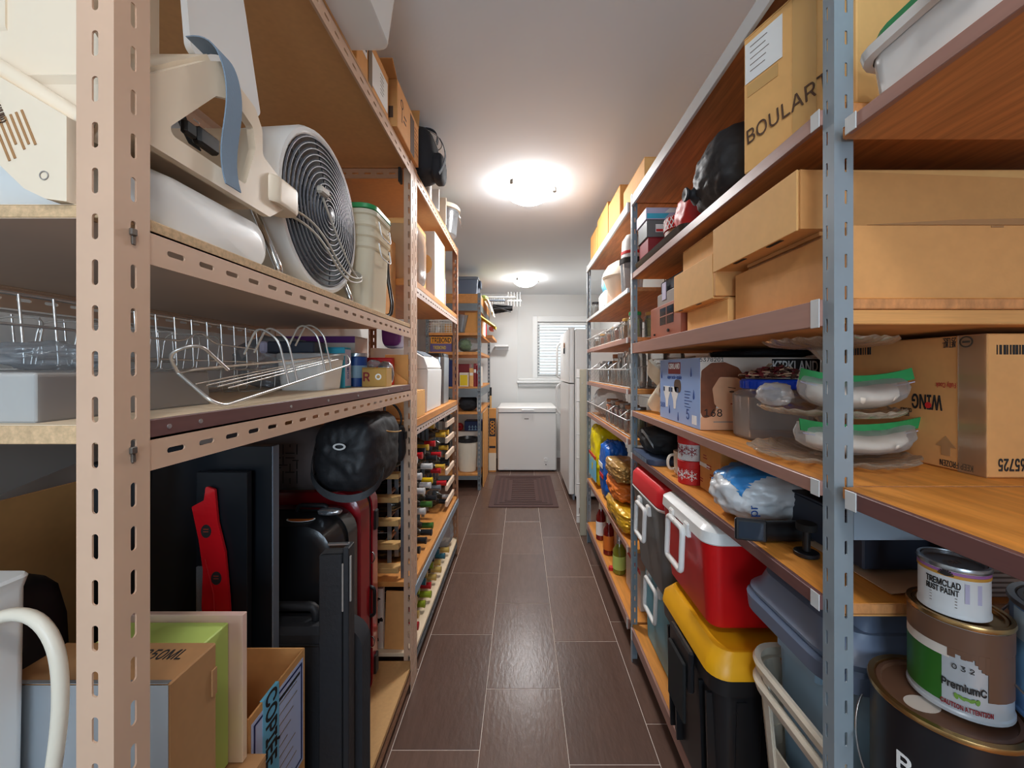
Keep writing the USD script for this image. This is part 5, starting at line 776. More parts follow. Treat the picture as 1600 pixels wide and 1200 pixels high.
for y in (-.1, .03): t.part('tab_slot', bx(-t.x + .004, -t.x + .012, y, y + .045, -.0012, -.0002, 0), 'ink')
t = carton('cardboard_box', 'small cardboard box at the bottom beside the long box', .53, .80, 1.035, 1.29, zc_, 1.485, 'card_light', seam='y')
t = carton('cardboard_box', 'cardboard box with a pleated end, second in the short stack', .50, .78, 1.055, 1.325, 1.4855, 1.604, 'card_light', top=False); t.part('end_flap', bx(-t.x + .001, t.x - .02, -t.y - .014, -t.y - .0003, .004, t.z - .02, .002), 'card')
for y in (-.06, .07): t.part('tab_slot', bx(-t.x + .001, -t.x + .006, y, y + .03, -.001, -.0002, 0), 'ink')
t = carton('cardboard_box', 'plain cardboard box at the top of the short stack', .53, .80, 1.062, 1.325, 1.6045, 1.684, 'card_light')
t = thing('toy_oven', 'copper-coloured box with a four-pane dark window on the right shelf', 'cabinet', (.63, 1.475, zc_)); t.part('body', bx(-.108, .11, -.155, .155, 0, .125, .002), 'copper'); t.part('window', bx(-.1088, -.1082, -.09, .045, .05, .112, 0), 'dark_glass'); t.part('glazing_bar', bx(-.1096, -.1089, -.026, -.021, .05, .112, 0), 'copper'); t.part('glazing_bar', bx(-.1096, -.1089, -.09, .045, .079, .083, 0), 'copper'); t.part('peg', place(cyl(.006, 0, .006, 12), (-.1082, -.045, .025), (0, -1, 0), (0, 0, 1)), 'ink'); t.part('peg', place(cyl(.004, 0, .006, 12), (-.1082, .10, .02), (0, -1, 0), (0, 0, 1)), 'ink')
t = thing('grey_case', 'grey and dark plastic case on the copper-coloured box', 'case', (.64, 1.46, zc_ + .1255)); t.part('base', bx(-.105, .1, -.13, .13, 0, .05, .004), 'ink_grey'); t.part('lid', bx(-.095, .1, -.12, .12, .0505, .10, .006), 'navy_box'); t.part('latch', bx(-.1075, -.1052, .03, .07, .02, .085, .001), 'lilac_pale')

# ---------------------------------------------------------------- shelf with the printed boxes and glass (z 1.1175)
zg = 1.1178
t = carton('diaper_box', 'light blue and white carton printed with a child on its side', .535, .965, 1.207, 1.555, zg, 1.336, 'card_white', top=False); X, Y, Z = t.x, t.y, t.z
f = t.part('blue_panel', bx(-X - .0008, -X - .0002, -Y + .001, Y - .001, .001, Z - .001, 0), 'sky_blue')
fx = -X - .001
t.part('logo_panel', flat(rect(-.055, .055, -.02, .02), (fx, .03, .186), '-x'), 'crimson_card'); t.part('lettering', text('KIRKLAND', .018, (fx - .0007, .03, .193), '-x', w=.1, bold=True), 'paper'); t.part('lettering', text('super suche-jetable', .012, (fx, .03, .155), '-x', w=.13), 'blue_card'); t.part('hand_hole', flat(rect(-.03, .03, -.022, .022, .018), (fx, -.0, .125), '-x'), 'ink_brown')
for y in (.10, .025): t.part('diaper_icon', flat(Polygon([(-.03, .03), (.03, .03), (.03, .015), (.01, -.015), (.006, -.04), (-.006, -.04), (-.01, -.015), (-.03, .015)]).buffer(.003), (fx, y, .088), '-x'), 'paper'); t.part('diaper_tab', flat(rect(-.034, -.02, .014, .03).union(rect(.02, .034, .014, .03)), (fx - .0007, y, .088), '-x'), 'slate_dark')
drop = Polygon([(0, .018), (.006, -.004), (.0045, -.01), (0, -.012), (-.0045, -.01), (-.006, -.004)])
for y, z in ((.155, .16), (-.11, .17), (-.13, .10), (.075, .035), (-.005, .018)): t.part('drop_print', flat(drop, (fx, y, z), '-x'), 'blue_card')
t.part('lettering', text('5', .032, (fx, -.085, .038), '-x'), 'blue_card'); t.part('lettering', text('168', .018, (fx, .145, .05), '-x'), 'blue_card'); t.part('barcode', bars(.035, .028, (fx, -.135, .025), '-x', 7), 'paper'); t.part('small_print', lines(.06, 6, .01, (fx, -.09, .11), '-x', 9, .002), 'blue_card')
fy = -Y - .0003
def flaty(s, m, d, n='printed_area', l=None): t.part(n, flat(s, (0, fy, 0), '-y', d), m, l)
x_ = lambda q: (q - 815) / F * 1.207 - .75; z_ = lambda q: EYE - (q - VY) / F * 1.207 - zg
P_ = lambda pts: Polygon([(x_(a), z_(b)) for a, b in pts])
inside = rect(-X + .001, X - .001, .001, Z - .001)
sm = lambda g, a=.006: g.buffer(a).buffer(-2 * a).buffer(a)
hair = P_([(1096, 605), (1098, 580), (1112, 569), (1132, 568), (1152, 576), (1163, 592), (1163, 604), (1150, 596), (1134, 592), (1124, 604), (1118, 626), (1116, 640), (1112, 648), (1100, 652), (1095, 640)]); hair = sm(hair.buffer(.004), .012)
body_ = P_([(1095, 671), (1096, 655), (1112, 640), (1130, 640), (1150, 648), (1160, 660), (1162, 671)]).buffer(.004).intersection(inside)
face_ = P_([(1119, 630), (1116, 608), (1126, 592), (1150, 593), (1161, 600), (1163, 614), (1166, 622), (1162, 628), (1161, 636), (1152, 644), (1136, 644)]); face_ = sm(face_.buffer(.006), .011)
flaty(body_, 'skin_print', .0004, 'printed_child'); flaty(hair.intersection(inside), 'hair_print', .0008, 'printed_hair'); flaty(face_.intersection(inside), 'skin_print', .0012, 'printed_child'); flaty(affinity.scale(Point(x_(1143), z_(612)).buffer(.005), 1.5, .6), 'ink_brown', .0016, 'printed_eye'); flaty(affinity.scale(Point(x_(1144), z_(631)).buffer(.005), 1.3, .4), 'ink_red', .0016, 'printed_mouth'); flaty(affinity.rotate(rect(x_(1137), x_(1149), z_(606.5), z_(605.3)), -8), 'hair_print', .0016, 'printed_brow')
t.part('lettering', text('5378201', .012, (x_(1112), fy, z_(562)), '-y'), 'ink'); t.part('lettering', text('168', .022, (x_(1114), fy - .0014, z_(645)), '-y'), 'ink'); t.part('logo_panel', flat(rect(x_(1206), X - .03, z_(590), z_(561)), (0, fy, 0), '-y'), 'ink'); t.part('lettering', text('KIRKLAND', .03, (x_(1242), fy - .0008, z_(572)), '-y', w=.135, bold=True), 'paper'); t.part('lettering', lines(.06, 1, .01, (x_(1130), fy - .0012, z_(660)), '-y', 2, .003), 'ink_grey')
t = thing('cotton_cloth', 'cream cotton cloth hanging in folds beside the light blue carton', 'cloth', (.60, 1.64, zg)); t.part('cloth', sheet(lambda u, v: (-.065 + .05 * math.sin(3 * v + .5) * .4 + .018 * math.sin(11 * v + 3 * u), -.05 + .09 * u + .012 * math.sin(7 * v), .012 + .21 * v), 9, 18, .012), 'cotton')
t = thing('plastic_bag', 'dark grey plastic bag on top of the light blue carton', 'bag', (.80, 1.36, zg + .2187)); t.part('film', blob(.30, .26, .03, 111, .15, 3, 3, 2.6, fold=.5), 'bag_dark')
t = thing('plastic_jar', 'large clear plastic jar with a bright blue lid', 'jar', (.662, 1.07, zg)); t.part('jar', loft([(0, .15, .15, .05), (.006, .16, .16, .055), (.115, .165, .165, .055), (.128, .145, .145, .07), (.13, .125, .125, .0625), (.126, .118, .118, .059), (.11, .155, .155, .05), (.006, .15, .15, .05)], 8), 'clear_plastic'); t.part('lid', lathe([(.066, .1302), (.071, .132), (.072, .152), (.068, .156), (.001, .156)], 36, caps=(True, False)), 'blue_lid', 'bright blue lid'); t.part('grip', cat(*[bx(.0719, .0732, -.003, .003, .133, .151, 0).apply_transform(trimesh.transformations.rotation_matrix(a, (0, 0, 1))) for a in np.arange(24) * math.pi / 12]), 'blue_lid', kind='stuff')
t = thing('potpourri_heap', 'heap of dark red potpourri on the blue lid', 'potpourri', (.672, 1.07, zg + .1565)); r_ = random.Random(4); pieces = {'potpourri_red': [], 'potpourri_brown': [], 'potpourri_pale': []}
for k in range(230):
    a, q = r_.uniform(0, 6.3), math.sqrt(r_.random()) * .078; m = bx(-.008, .008, -.005, .005, -.0015, .0015, .0005); m = rot(rot(m, r_.uniform(0, 360), (0, 0, 1)), r_.uniform(-40, 40), (1, 0, 0)); pieces[r_.choice(('potpourri_red', 'potpourri_brown', 'potpourri_brown', 'potpourri_pale'))].append(mv(m, q * math.cos(a), q * math.sin(a), .008 + r_.random() * .034 * (1 - q / .09)))
for k, v in pieces.items(): t.part('petals', cat(*v), k, kind='stuff')
def ribbed(prof, n=96, amp=.03):
    m = lathe(prof, n, 30); v = np.array(m.vertices); a = np.arctan2(v[:, 1], v[:, 0]); r_ = np.hypot(v[:, 0], v[:, 1]); k = 1 + amp * np.cos(a * 12) * (r_ > .06); v[:, 2] += .0016 * np.cos(a * 24) * (r_ > .05); v[:, 0] *= k; v[:, 1] *= k; return tm(v, m.faces, 30)
def plate_g(r, z): return ribbed([(.03, z), (r * .6, z + .001), (r * .9, z + .006), (r, z + .014), (r * .985, z + .017), (r * .88, z + .010), (r * .55, z + .005), (.001, z + .004)], 144)
t = thing('cake_stand', 'tall cut-glass tiered cake stand holding zip bags', 'cake stand', (.632, .835, zg + .0005)); t.part('bottom_plate', plate_g(.142, 0), 'cut_glass'); t.part('middle_plate', plate_g(.122, .088), 'cut_glass'); t.part('top_plate', plate_g(.112, .226), 'cut_glass'); t.part('stem', lathe([(.03, .0165 - .010), (.016, .014), (.012, .03), (.02, .045), (.012, .06), (.016, .075), (.03, .0875)], 24), 'cut_glass'); t.part('stem', lathe([(.026, .094), (.014, .105), (.011, .13), (.02, .155), (.012, .175), (.011, .2), (.03, .222), (.045, .2255)], 24), 'cut_glass')
def pouch(L, h, th, seed, g=0.0, n=26, m=18):
    """a limp bag: its belly sags, its ends rise to points"""
    rings = []
    for u in np.linspace(0, 1, n):
        x = (u - .5) * L; e = abs(2 * u - 1); zb = .42 * h * e ** 3; zt = h * (.80 + .2 * e ** 2) ; t_ = th * max(1 - e ** 4, .05); a = np.linspace(0, 2 * math.pi, m, endpoint=False)
        y = t_ / 2 * np.cos(a) * (1 - .75 * np.clip(np.sin(a), 0, 1) ** 1.5); z = zb + (zt - zb) * (.5 + .5 * np.sin(a))
        p = np.c_[np.full(m, x), y, z + g]; k = meshkit.fbm(p * 45 + seed, 3, seed) - .5; p[:, 1] += k * th * .22; p[:, 2] = np.maximum(p[:, 2] + k * h * .05, g); rings.append(p)
    return skin(rings, (True, True), 60)
def zip_bag(label, x, y, z, L, th, h, seed, rz):
    t = thing('zip_bag', label, 'zip bag', (x, y, z), rz); t.part('film', pouch(L, h, th, seed), 'bag_white'); t.part('contents', pouch(L * .84, h * .74, th * .86, seed + 3, .003), 'flour')
    top = lambda u: h * (.80 + .2 * (2 * u - 1) ** 2)
    t.part('zip_strip', sheet(lambda u, v: ((u - .5) * L * 1.02, -th * .10 + .006 * math.sin(9 * u + seed) * (1 - v), top(u) - .016 + .022 * v), 24, 3, .0022), 'green_lid', 'green zip strip'); t.part('zip_line', tube([((u - .5) * L, -th * .10 + .006 * math.sin(9 * u + seed) - .0025, top(u) - .021) for u in np.linspace(0, 1, 20)], .0013, 5), 'lilac_pale'); return t
zip_bag('green-sealed zip bag on the middle glass plate', .648, .79, zg + .104, .23, .10, .075, 121, 6); zip_bag('green-sealed zip bag on the bottom glass plate', .655, .79, zg + .0165, .245, .10, .066, 125, 4)
t = thing('plastic_bag', 'small clear bag hanging at the left of the middle glass plate', 'bag', (.545, .87, zg + .104)); t.part('film', blob(.06, .08, .05, 129, .15, 3, 3, 2.4, fold=.4), 'bag_white')
t = carton('printed_box', 'large brown carton with upside-down WING lettering at the right edge', .780, 1.095, .675, .995, zg, 1.36, 'card', top=False); X, Y, Z = t.x, t.y, t.z; fx = -X - .0003
def yz(px_, py_): Yw = .780 * F / (px_ - VX); return Yw - .835, EYE - (py_ - VY) / F * Yw - zg
def onx(s, h, a, b, m='ink', **k): y, z = yz(a, b); t.part('lettering', text(s, h, (fx, y, z), '-x', flip=True, **k), m)
onx('WING', .027, 1448, 628, w=.058, bold=True); onx('Fully Cook', .009, 1478, 602, 'ink_red', w=.035); onx('KEEP FROZEN', .011, 1494, 727, w=.055); onx('NET WT.', .0095, 1483, 539, w=.022); onx('25 LBS.', .0095, 1484, 532, w=.022); onx('PIERCE', .008, 1412, 646, w=.024); onx('COOKED', .008, 1416, 640, w=.024)
y, z = yz(1340, 548); t.part('barcode', bars(.075, .02, (fx, y, z), '-x', 12), 'ink'); y, z = yz(1510, 534); t.part('round_mark', flat(affinity.scale(disc(0, 0, .011, 8).difference(disc(0, 0, .0085, 8)).union(rect(-.006, .006, -.002, .002)), 1, .9), (fx, y, z), '-x'), 'ink'); y, z = yz(1451, 633); t.part('red_drop', flat(disc(0, 0, .006), (fx - .0006, y, z), '-x'), 'red_card')
t.part('lettering', text('65725', .02, (-X + .04, -Y - .0004, .022), '-y', w=.045, flip=True, bold=True), 'ink'); t.part('barcode', bars(.06, .016, (-X + .045, -Y - .0003, .215), '-y', 14), 'ink'); t.part('tape', bx(-X - .0012, -X - .0006, -Y + .0, -Y + .045, .0, Z, 0), 'tape_clear'); t.part('arrow_print', flat(Polygon([(0, .02), (.018, .0), (.008, 0), (.008, -.016), (-.008, -.016), (-.008, 0), (-.018, 0)]), (fx, yz(1478, 715)[0], .04), '-x'), 'card_dark')

# ---------------------------------------------------------------- shelf z .931
zf = .9315
t = thing('shoulder_bag', 'black crumpled bag on a ribbed grey tray by the far right post', 'bag', (.60, 1.68, zf + .0225)); t.part('body', blob(.2, .2, .11, 131, .16, 2.5, 3, 3, fold=.4), 'black_matte'); t.part('strap', ribbon(spline([(-.08, -.09, .04), (-.1, -.06, .08), (-.095, .02, .085), (-.08, .07, .03)]), (0, .2, 1), .014, .002), 'mid_grey_plastic')
t = thing('ribbed_tray', 'ribbed dark grey tray under the black bag', 'tray', (.60, 1.66, zf)); t.part('tray', loft([(0, .22, .25, .03), (.018, .23, .26, .035), (.022, .225, .255, .03)], 6), 'slate_dark'); t.part('ribs', cat(*[bx(-.1165, -.1145, -.09 + k * .012, -.085 + k * .012, .003, .018, 0) for k in range(16)]), 'grey_plastic', kind='stuff')
t = thing('mug', 'pale mug lying behind the red snowflake tins', 'mug', (.575, 1.425, zf)); t.part('cup', lathe([(.03, 0), (.034, .004), (.036, .08), (.033, .08), (.031, .006)], 24), 'cream_plastic'); t.part('handle', tube(spline([(-.034, -.0, .065), (-.058, -.01, .06), (-.06, -.01, .03), (-.035, 0, .018)]), .005), 'cream_plastic')
def tin(label, z, red_lower, group='snowflake tins'):
    t = thing('snowflake_tin', label, 'tin', (.553, 1.315, z)); r = .0405; t.part('body', cyl(r, 0, .06, 32), 'red_card' if red_lower else 'tin_white'); t.part('lid', lathe([(r + .0008, .052), (r + .0016, .053), (r + .0016, .074), (r, .0755), (.001, .0755)], 32, caps=(True, False)), 'red_card'); arm = unary_union([affinity.rotate(unary_union([rect(-.0009, .0009, 0, .018), affinity.rotate(rect(-.0008, .0008, 0, .007), 45, origin=(0, .0)).buffer(0), affinity.translate(affinity.rotate(rect(-.0008, .0008, 0, .006), 50, origin=(0, 0)), 0, .009), affinity.translate(affinity.rotate(rect(-.0008, .0008, 0, .006), -50, origin=(0, 0)), 0, .009)]), a, origin=(0, 0)) for a in range(0, 360, 60)])
    for a in (150, 205, 250): t.part('snowflake', wrap('', 0, r + .0003, a, .03, mesh=poly(arm, .0005)), 'paper' if red_lower else 'crimson_card')
    for a in (178, 228): t.part('snowflake', wrap('', 0, r + .0003, a, .042, mesh=poly(affinity.scale(arm, .45, .45), .0005)), 'paper' if red_lower else 'crimson_card')
tin('red tin with white snowflakes, lower of the two stacked tins', zf, True); tin('white tin with red snowflakes and a red lid, upper of the two', zf + .0762, False)
t = carton('cardboard_box', 'small orange-brown box with red print beside the snowflake tins', .558, .72, 1.13, 1.262, zf, 1.077, 'card_orange'); r_ = random.Random(6)
for k in range(5): t.part('red_print', lines(.03, 2, .008, (-t.x - .0003, -.04 + .022 * k, .03 + .025 * (k % 4)), '-x', k, .003), 'ink_red')
t.part('white_tape', bx(-t.x - .0008, -t.x - .0002, .0, t.y, .07, .082, 0), 'paper'); t.part('red_print', lines(.05, 4, .02, (-.02, -t.y - .0003, .1), '-y', 3, .004), 'ink_red')
def patch(m, keep, t=.0012):
    v, f = np.array(m.vertices), np.array(m.faces); c = v[f].mean(1); f = f[[keep(*q) for q in c]]; n = np.array(m.vertex_normals); u, inv = np.unique(f, return_inverse=True); return tm(v[u] + n[u] * t, inv.reshape(f.shape), True)
t = thing('ice_bag', 'white plastic bag with a blue printed panel on the right shelf', 'bag', (.60, 1.005, zf)); ib = blob(.23, .21, .13, 141, .13, 2.2, 4, 2.6, fold=.28); t.part('film', ib, 'bag_print'); t.part('blue_panel', patch(ib, lambda x, y, z: z > .075 and abs(x + .02) < .08 - .25 * max(0, .1 - z) and -.075 < y < .07), 'label_deep'); t.part('lettering', text('pr', .02, (-.08, -.0998, .05), '-y', up='side'), 'blue_card')
t = thing('camera', 'small black camcorder with a screen, lying in front of the white bag', 'camera', (.525, .865, zf)); t.part('screen', rot(bx(-.066, -.006, -.034, -.024, .008, .054, .003), -18, (0, 0, 1)), 'black_plastic'); t.part('display', rot(bx(-.059, -.013, -.0352, -.0342, .014, .048, .0), -18, (0, 0, 1)), 'dark_glass'); t.part('body', mv(rot(cyl(.021, -.05, .055, 20, .004), 90, (0, 1, 0)), .03, -.0, .022), 'black_plastic'); t.part('lens', mv(rot(cyl(.0215, 0, .02, 20, .003), 90, (0, 1, 0)), .086, 0, .022), 'rubber'); t.part('strap', ribbon(spline([(-.03, .03, .02), (-.01, .06, .006), (.04, .055, .004), (.07, .03, .012)]), (0, 0, 1), .012, .002), 'black_fabric')
t = thing('clamp_stand', 'black clamp stand beside the camcorder', 'clamp', (.565, .80, zf)); t.part('base', cyl(.022, 0, .008), 'black_plastic'); t.part('post', cyl(.007, .0082, .05), 'black_plastic'); t.part('head', cyl(.018, .0502, .064), 'rubber')
t = thing('black_box', 'black box lying on brown paper beneath the upper shelf', 'box', (.83, .83, zf + .0095)); t.part('body', bx(-.22, .22, -.11, .11, 0, .083, .003), 'navy_box'); t.part('lid', bx(-.222, .222, -.112, .112, .0835, .088, .002), 'navy_box')
t = thing('paper_bag', 'crumpled brown paper under the black box', 'paper', (.80, .805, zf)); t.part('paper', sheet(lambda u, v: (-.2 + .4 * u, -.15 + .27 * v, .0035 + .0035 * math.sin(13 * u) * math.cos(9 * v)), 20, 14, .0012), 'paper_brown')

# ---------------------------------------------------------------- bottom shelf: coolers, tote, basket (z .1565)
zo = .1568
def cooler(label, x0, x1, y0, y1, z0, z1, body, lid, hz, lidh=.05, taper=.05, handle='white_plastic', hw=.11):
    t = thing('cooler', label, 'cooler', ((x0 + x1) / 2, (y0 + y1) / 2, z0)); X, Y, Z = x1 - x0, y1 - y0, z1 - z0; b = Z - lidh
    t.part('body', loft([(0, X - taper - .01, Y - taper - .01, .03), (.006, X - taper, Y - taper, .035), (b - .012, X - .012, Y - .012, .04), (b, X - .012, Y - .012, .04)], 7), body)
    t.part('lid', loft([(b + .0005, X - .006, Y - .006, .04), (b + .004, X, Y, .044), (b + lidh * .7, X - .004, Y - .004, .044), (Z - .004, X - .03, Y - .03, .04), (Z, X - .05, Y - .05, .035)], 7), lid)
    xs = -X / 2 + .006 + taper * .1
    t.part('handle', tube(bend([(xs - .022, 0, hz + .02), (xs - .022, -hw / 2, hz + .02), (xs - .026, -hw / 2, hz - .10), (xs - .026, hw / 2, hz - .10), (xs - .022, hw / 2, hz + .02), (xs - .022, .001, hz + .02)], .014, 4), .0085, 8), handle)
    for y in (-hw / 2, hw / 2): t.part('handle_mount', bx(xs - .016, xs + .004, y - .016, y + .016, hz, hz + .04, .004), handle)
    t.x, t.y, t.z, t.b = X / 2, Y / 2, Z, b; return t
cooler('light blue cooler on the bottom shelf beneath the grey cooler', .525, .86, 1.43, 1.77, zo, .487, 'teal_cool', 'teal_cool', .27, .03, .03, hw=.13)
t = cooler('grey cooler with a bright red lid by the far right post', .475, .82, 1.385, 1.765, .4875, .885, 'mid_grey_plastic', 'red_lid', .26, .075, .06); t.part('lid_band', loft([(t.b - .012, 2 * t.x - .008, 2 * t.y - .008, .042), (t.b - .004, 2 * t.x + .002, 2 * t.y + .002, .044), (t.b + .0, 2 * t.x - .002, 2 * t.y - .002, .043)], 7, (False, False)), 'white_plastic'); t.part('drain_plug', place(cyl(.014, 0, .012), (-t.x + .05, .06, .035), (0, -1, 0), (0, 0, 1)), 'white_plastic')
t = cooler('red cooler with a white lid on the black and yellow tote', .462, .84, 1.01, 1.36, .6325, .899, 'red_plastic', 'white_plastic', .20, .045, .05)
t = thing('storage_tote', 'black storage tote with a yellow lid under the red cooler', 'tote', (.65, 1.145, zo)); t.part('body', loft([(0, .32, .31, .03), (.006, .33, .32, .035), (.36, .36, .345, .04), (.36, .385, .37, .045), (.40, .39, .375, .045)], 7), 'black_plastic'); t.part('lid', loft([(.4005, .385, .37, .045), (.402, .395, .38, .048), (.43, .385, .37, .045), (.455, .34, .33, .04), (.456, .32, .31, .035), (.452, .30, .29, .03)], 7), 'yellow_lid', 'yellow lid')
for y in (-.02,): t.part('latch', bx(-.212, -.196, y - .07, y + .07, .29, .40, .005), 'black_plastic'); t.part('latch_tab', bx(-.222, -.2125, y - .055, y + .055, .20, .36, .006), 'rubber')
for y in (-.14, -.1, .07, .12): t.part('rib', hull([(-.183, y - .004, .03), (-.183, y + .004, .03), (-.165, y - .004, .03), (-.165, y + .004, .03), (-.192, y - .004, .34), (-.192, y + .004, .34), (-.17, y - .004, .34), (-.17, y + .004, .34)]), 'black_plastic')
for x in (-.12, -.06, 0, .06): t.part('rib', hull([(x - .012, -.162, .03), (x + .012, -.162, .03), (x - .012, -.15, .03), (x + .012, -.15, .03), (x - .012, -.176, .34), (x + .012, -.176, .34), (x - .012, -.16, .34), (x + .012, -.16, .34)]), 'black_plastic')
# stacked laundry baskets with a tote in them
def basket(label, z0, x, y):
    t = thing('laundry_basket', label, 'laundry basket', (x, y, z0)); h = .46
    t.part('base', loft([(0, .36, .26, .05), (.03, .37, .27, .05), (.03, .36, .26, .05), (.005, .35, .25, .05)], 6), 'cream_plastic'); t.part('rim', loft([(h - .03, .43, .325, .06), (h - .028, .446, .341, .065), (h - .008, .458, .352, .068), (h, .45, .345, .065), (h - .004, .43, .325, .06)], 8, (False, False)), 'cream_plastic'); p = rr(.37, .27, .05, 6); q = rr(.43, .325, .06, 6)
    for k in range(24):
        a, b = p[k], q[k]; d = (p[(k + 1) % 24] - p[k - 1]); d /= np.linalg.norm(d) + 1e-9; n_ = np.array((d[1], -d[0])); w = .009
        t.part('slat', hull([(*(a + d * s - n_ * i * .004), .028) for s in (-w, w) for i in (0, 1)] + [(*(b + d * s - n_ * i * .004), h - .026) for s in (-w, w) for i in (0, 1)]), 'cream_plastic')
    t.part('middle_band', loft([(.25, .40, .297, .055), (.29, .406, .303, .056), (.29, .398, .295, .055), (.25, .392, .289, .054)], 8, (False, False)), 'cream_plastic'); return t
basket('cream plastic laundry basket, outer one of the nested pair', zo, .745, .775); basket('cream plastic laundry basket, inner one holding the blue tote', zo + .042, .745, .775)
t = thing('storage_tote', 'pale blue tote with a slate domed lid inside the laundry basket', 'tote', (.742, .80, zo + .098)); t.part('body', loft([(0, .30, .21, .04), (.006, .31, .22, .04), (.44, .345, .245, .05), (.46, .36, .26, .05), (.51, .40, .275, .06)], 7), 'sky_plastic'); t.part('rim', loft([(.5105, .42, .29, .06), (.515, .47, .30, .065), (.545, .475, .305, .065), (.548, .45, .29, .06)], 7), 'slate_plastic'); t.part('lid', loft([(.5485, .45, .29, .06), (.56, .46, .295, .06), (.575, .43, .27, .06), (.60, .41, .255, .06), (.606, .38, .23, .05), (.60, .33, .20, .05)], 7), 'slate_plastic', 'slate grey domed lid')
t.part('grip_band', bx(-.2, -.18, -.06, .06, .46, .50, .006), 'sky_plastic')
for y in (-.075, .075): t.part('lid_bulge', loft([(.596, .15, .10, .02), (.632, .125, .075, .025), (.640, .10, .055, .02)], 6).apply_translation((-.10, y, 0)), 'slate_plastic')
t.part('lid_ridge', loft([(.598, .2, .06, .02, .09, 0), (.63, .18, .04, .02, .09, 0)], 5), 'slate_plastic')

# ================================================================ RIGHT, FAR UNIT
def wbasket(label, y0, y1, z, h, x0=.495, x1=.80, hf=.6):
    t = thing('wire_basket', label, 'wire basket', ((x0 + x1) / 2, (y0 + y1) / 2, z)); X, Y = (x1 - x0) / 2, (y1 - y0) / 2; g = []
    n = max(4, int((y1 - y0) / .03))
    for k in range(n + 1):
        y = -Y + 2 * Y * k / n; g.append(tube([(-X - .01, y, h * hf), (-X + .008, y, .003), (X, y, .003), (X, y, h)], .0011, 4))
    for s in (-1, 1):
        for k in range(9): x = -X + .012 + 2 * (X - .012) * k / 8; g.append(tube([(x, s * Y, .003), (x, s * (Y + .002), h * hf + (h - h * hf) * (k / 8))], .0011, 4))
    t.part('wires', cat(*g), 'wire_chrome', kind='stuff')
    t.part('rim', tube([(-X - .01, -Y, h * hf), (-X - .01, Y, h * hf), (X, Y + .002, h), (X, -Y - .002, h)], .003, 7, True, 40), 'wire_chrome'); t.part('front_rail', tube([(-X + .006, -Y, .006), (-X + .006, Y, .006)], .0028, 7), 'wire_chrome')
    for k in range(4): y = -Y + 2 * Y * (k + .5) / 4; t.part('side_stay', tube([(-X - .008, y, h * hf), (-X + .06, y, h * .95)], .0022, 6), 'wire_chrome')
    return t
GRP = {}
def jar(label, x, y, z, r, h, fill, lid, fillh=.8, group=None):
    t = thing('glass_jar', label, 'jar', (x, y, z), 0, group); t.part('glass', lathe([(r * .9, 0), (r, .004), (r, h * .8), (r * .8, h * .9), (r * .8, h), (r * .75, h), (r * .75, h * .9), (r * .93, h * .78), (r * .93, .006)], 18), 'glass')
    if fill: t.part('contents', cyl(r * .9, .007, h * fillh, 16), fill)
    if lid: t.part('lid', cyl(r * .86, h * .88 + h * .122, h * 1.16, 18), lid)
    return t
z = 1.4455
wbasket('top wire basket of spice jars on the far right unit', 2.02, 2.98, z, .12); wbasket('short wire basket with green jars at the near end, far right unit', 1.845, 2.0, z, .125, .62, .88, .9)
r_ = random.Random(21)
cols_ = [('herb', 'green herbs'), ('spice', 'brown spice'), ('herb2', 'dried leaves'), ('spice_red', 'reddish spice')]
for k in range(9):
    m_, nm = cols_[r_.randrange(4)]; jar(f'jar of {nm} in the top wire basket, {ORD[k]} from the near end', .545 + .012 * (k % 2), 2.07 + k * .1, z + .0045, .032, .095 - .004 * k, m_, ('gold_card', 'steel', 'can_white')[k % 3], .8, 'jars in the top wire basket')
for k, x in enumerate((.54, .62, .70)): jar(f'jar with a green lid in the short wire basket, {ORD[k]} from the aisle', x, 1.92, z + .0045, .034, .105, 'herb', 'green_lid' if k != 1 else 'gold_card', .85, 'jars in the short wire basket')
z = 1.2085
wbasket('middle wire basket of glass jars on the far right unit', 1.86, 2.98, z, .15)
t = jar('dark brown jar in the middle wire basket', .57, 2.35, z + .0045, .045, .15, 'spice', 'wood_brown', .9)
for k, (x, y, r, h) in enumerate(((.55, 1.93, .045, .19), (.65, 1.93, .045, .2), (.74, 1.94, .042, .195), (.56, 2.06, .045, .18), (.56, 2.20, .04, .15), (.56, 2.6, .045, .12), (.57, 2.75, .04, .11))): jar(f'clear empty glass jar in the middle wire basket, {ORD[k]} from the near end', x, y, z + .0045, r, h, None, 'steel' if k > 3 else None, group='clear jars in the middle basket')
z = .9805
wbasket('bottom wire basket of preserves on the far right unit', 1.86, 2.98, z, .14)
for k, (y, m_, nm) in enumerate(((1.93, 'herb2', 'green preserve'), (2.04, 'spice_red', 'red preserve'), (2.15, 'bottle_red', 'dark red preserve'), (2.26, 'bottle_red', 'deep red sauce'), (2.37, 'bottle_red', 'crimson jam'), (2.48, 'orange_card', 'orange marmalade'))): jar(f'jar of {nm} in the bottom wire basket, {ORD[k]} from the near end', .56, y, z + .0045, .042, .115, m_, 'brown_paint' if k % 2 else 'steel', .85, 'jars in the bottom wire basket')
t = thing('plastic_bag', 'white translucent plastic bag at the far end of the bottom basket', 'bag', (.60, 2.76, z + .0045)); t.part('film', blob(.2, .3, .19, 161, .14, 3, 3, 2.6, fold=.3), 'bag_white')
z = 1.6725
t = thing('mixing_bowl', 'large cream bowl with a domed cover on the far right unit', 'bowl', (.565, 2.24, z))
t.part('bowl', lathe([(.04, 0), (.055, .004), (.085, .06), (.108, .125), (.112, .128), (.112, .133)], 36), 'bowl_cream'); t.part('lid', lathe([(.115, .1335), (.116, .138), (.11, .16), (.085, .2), (.045, .225), (.001, .232)], 36, caps=(True, False)), 'bowl_cream')
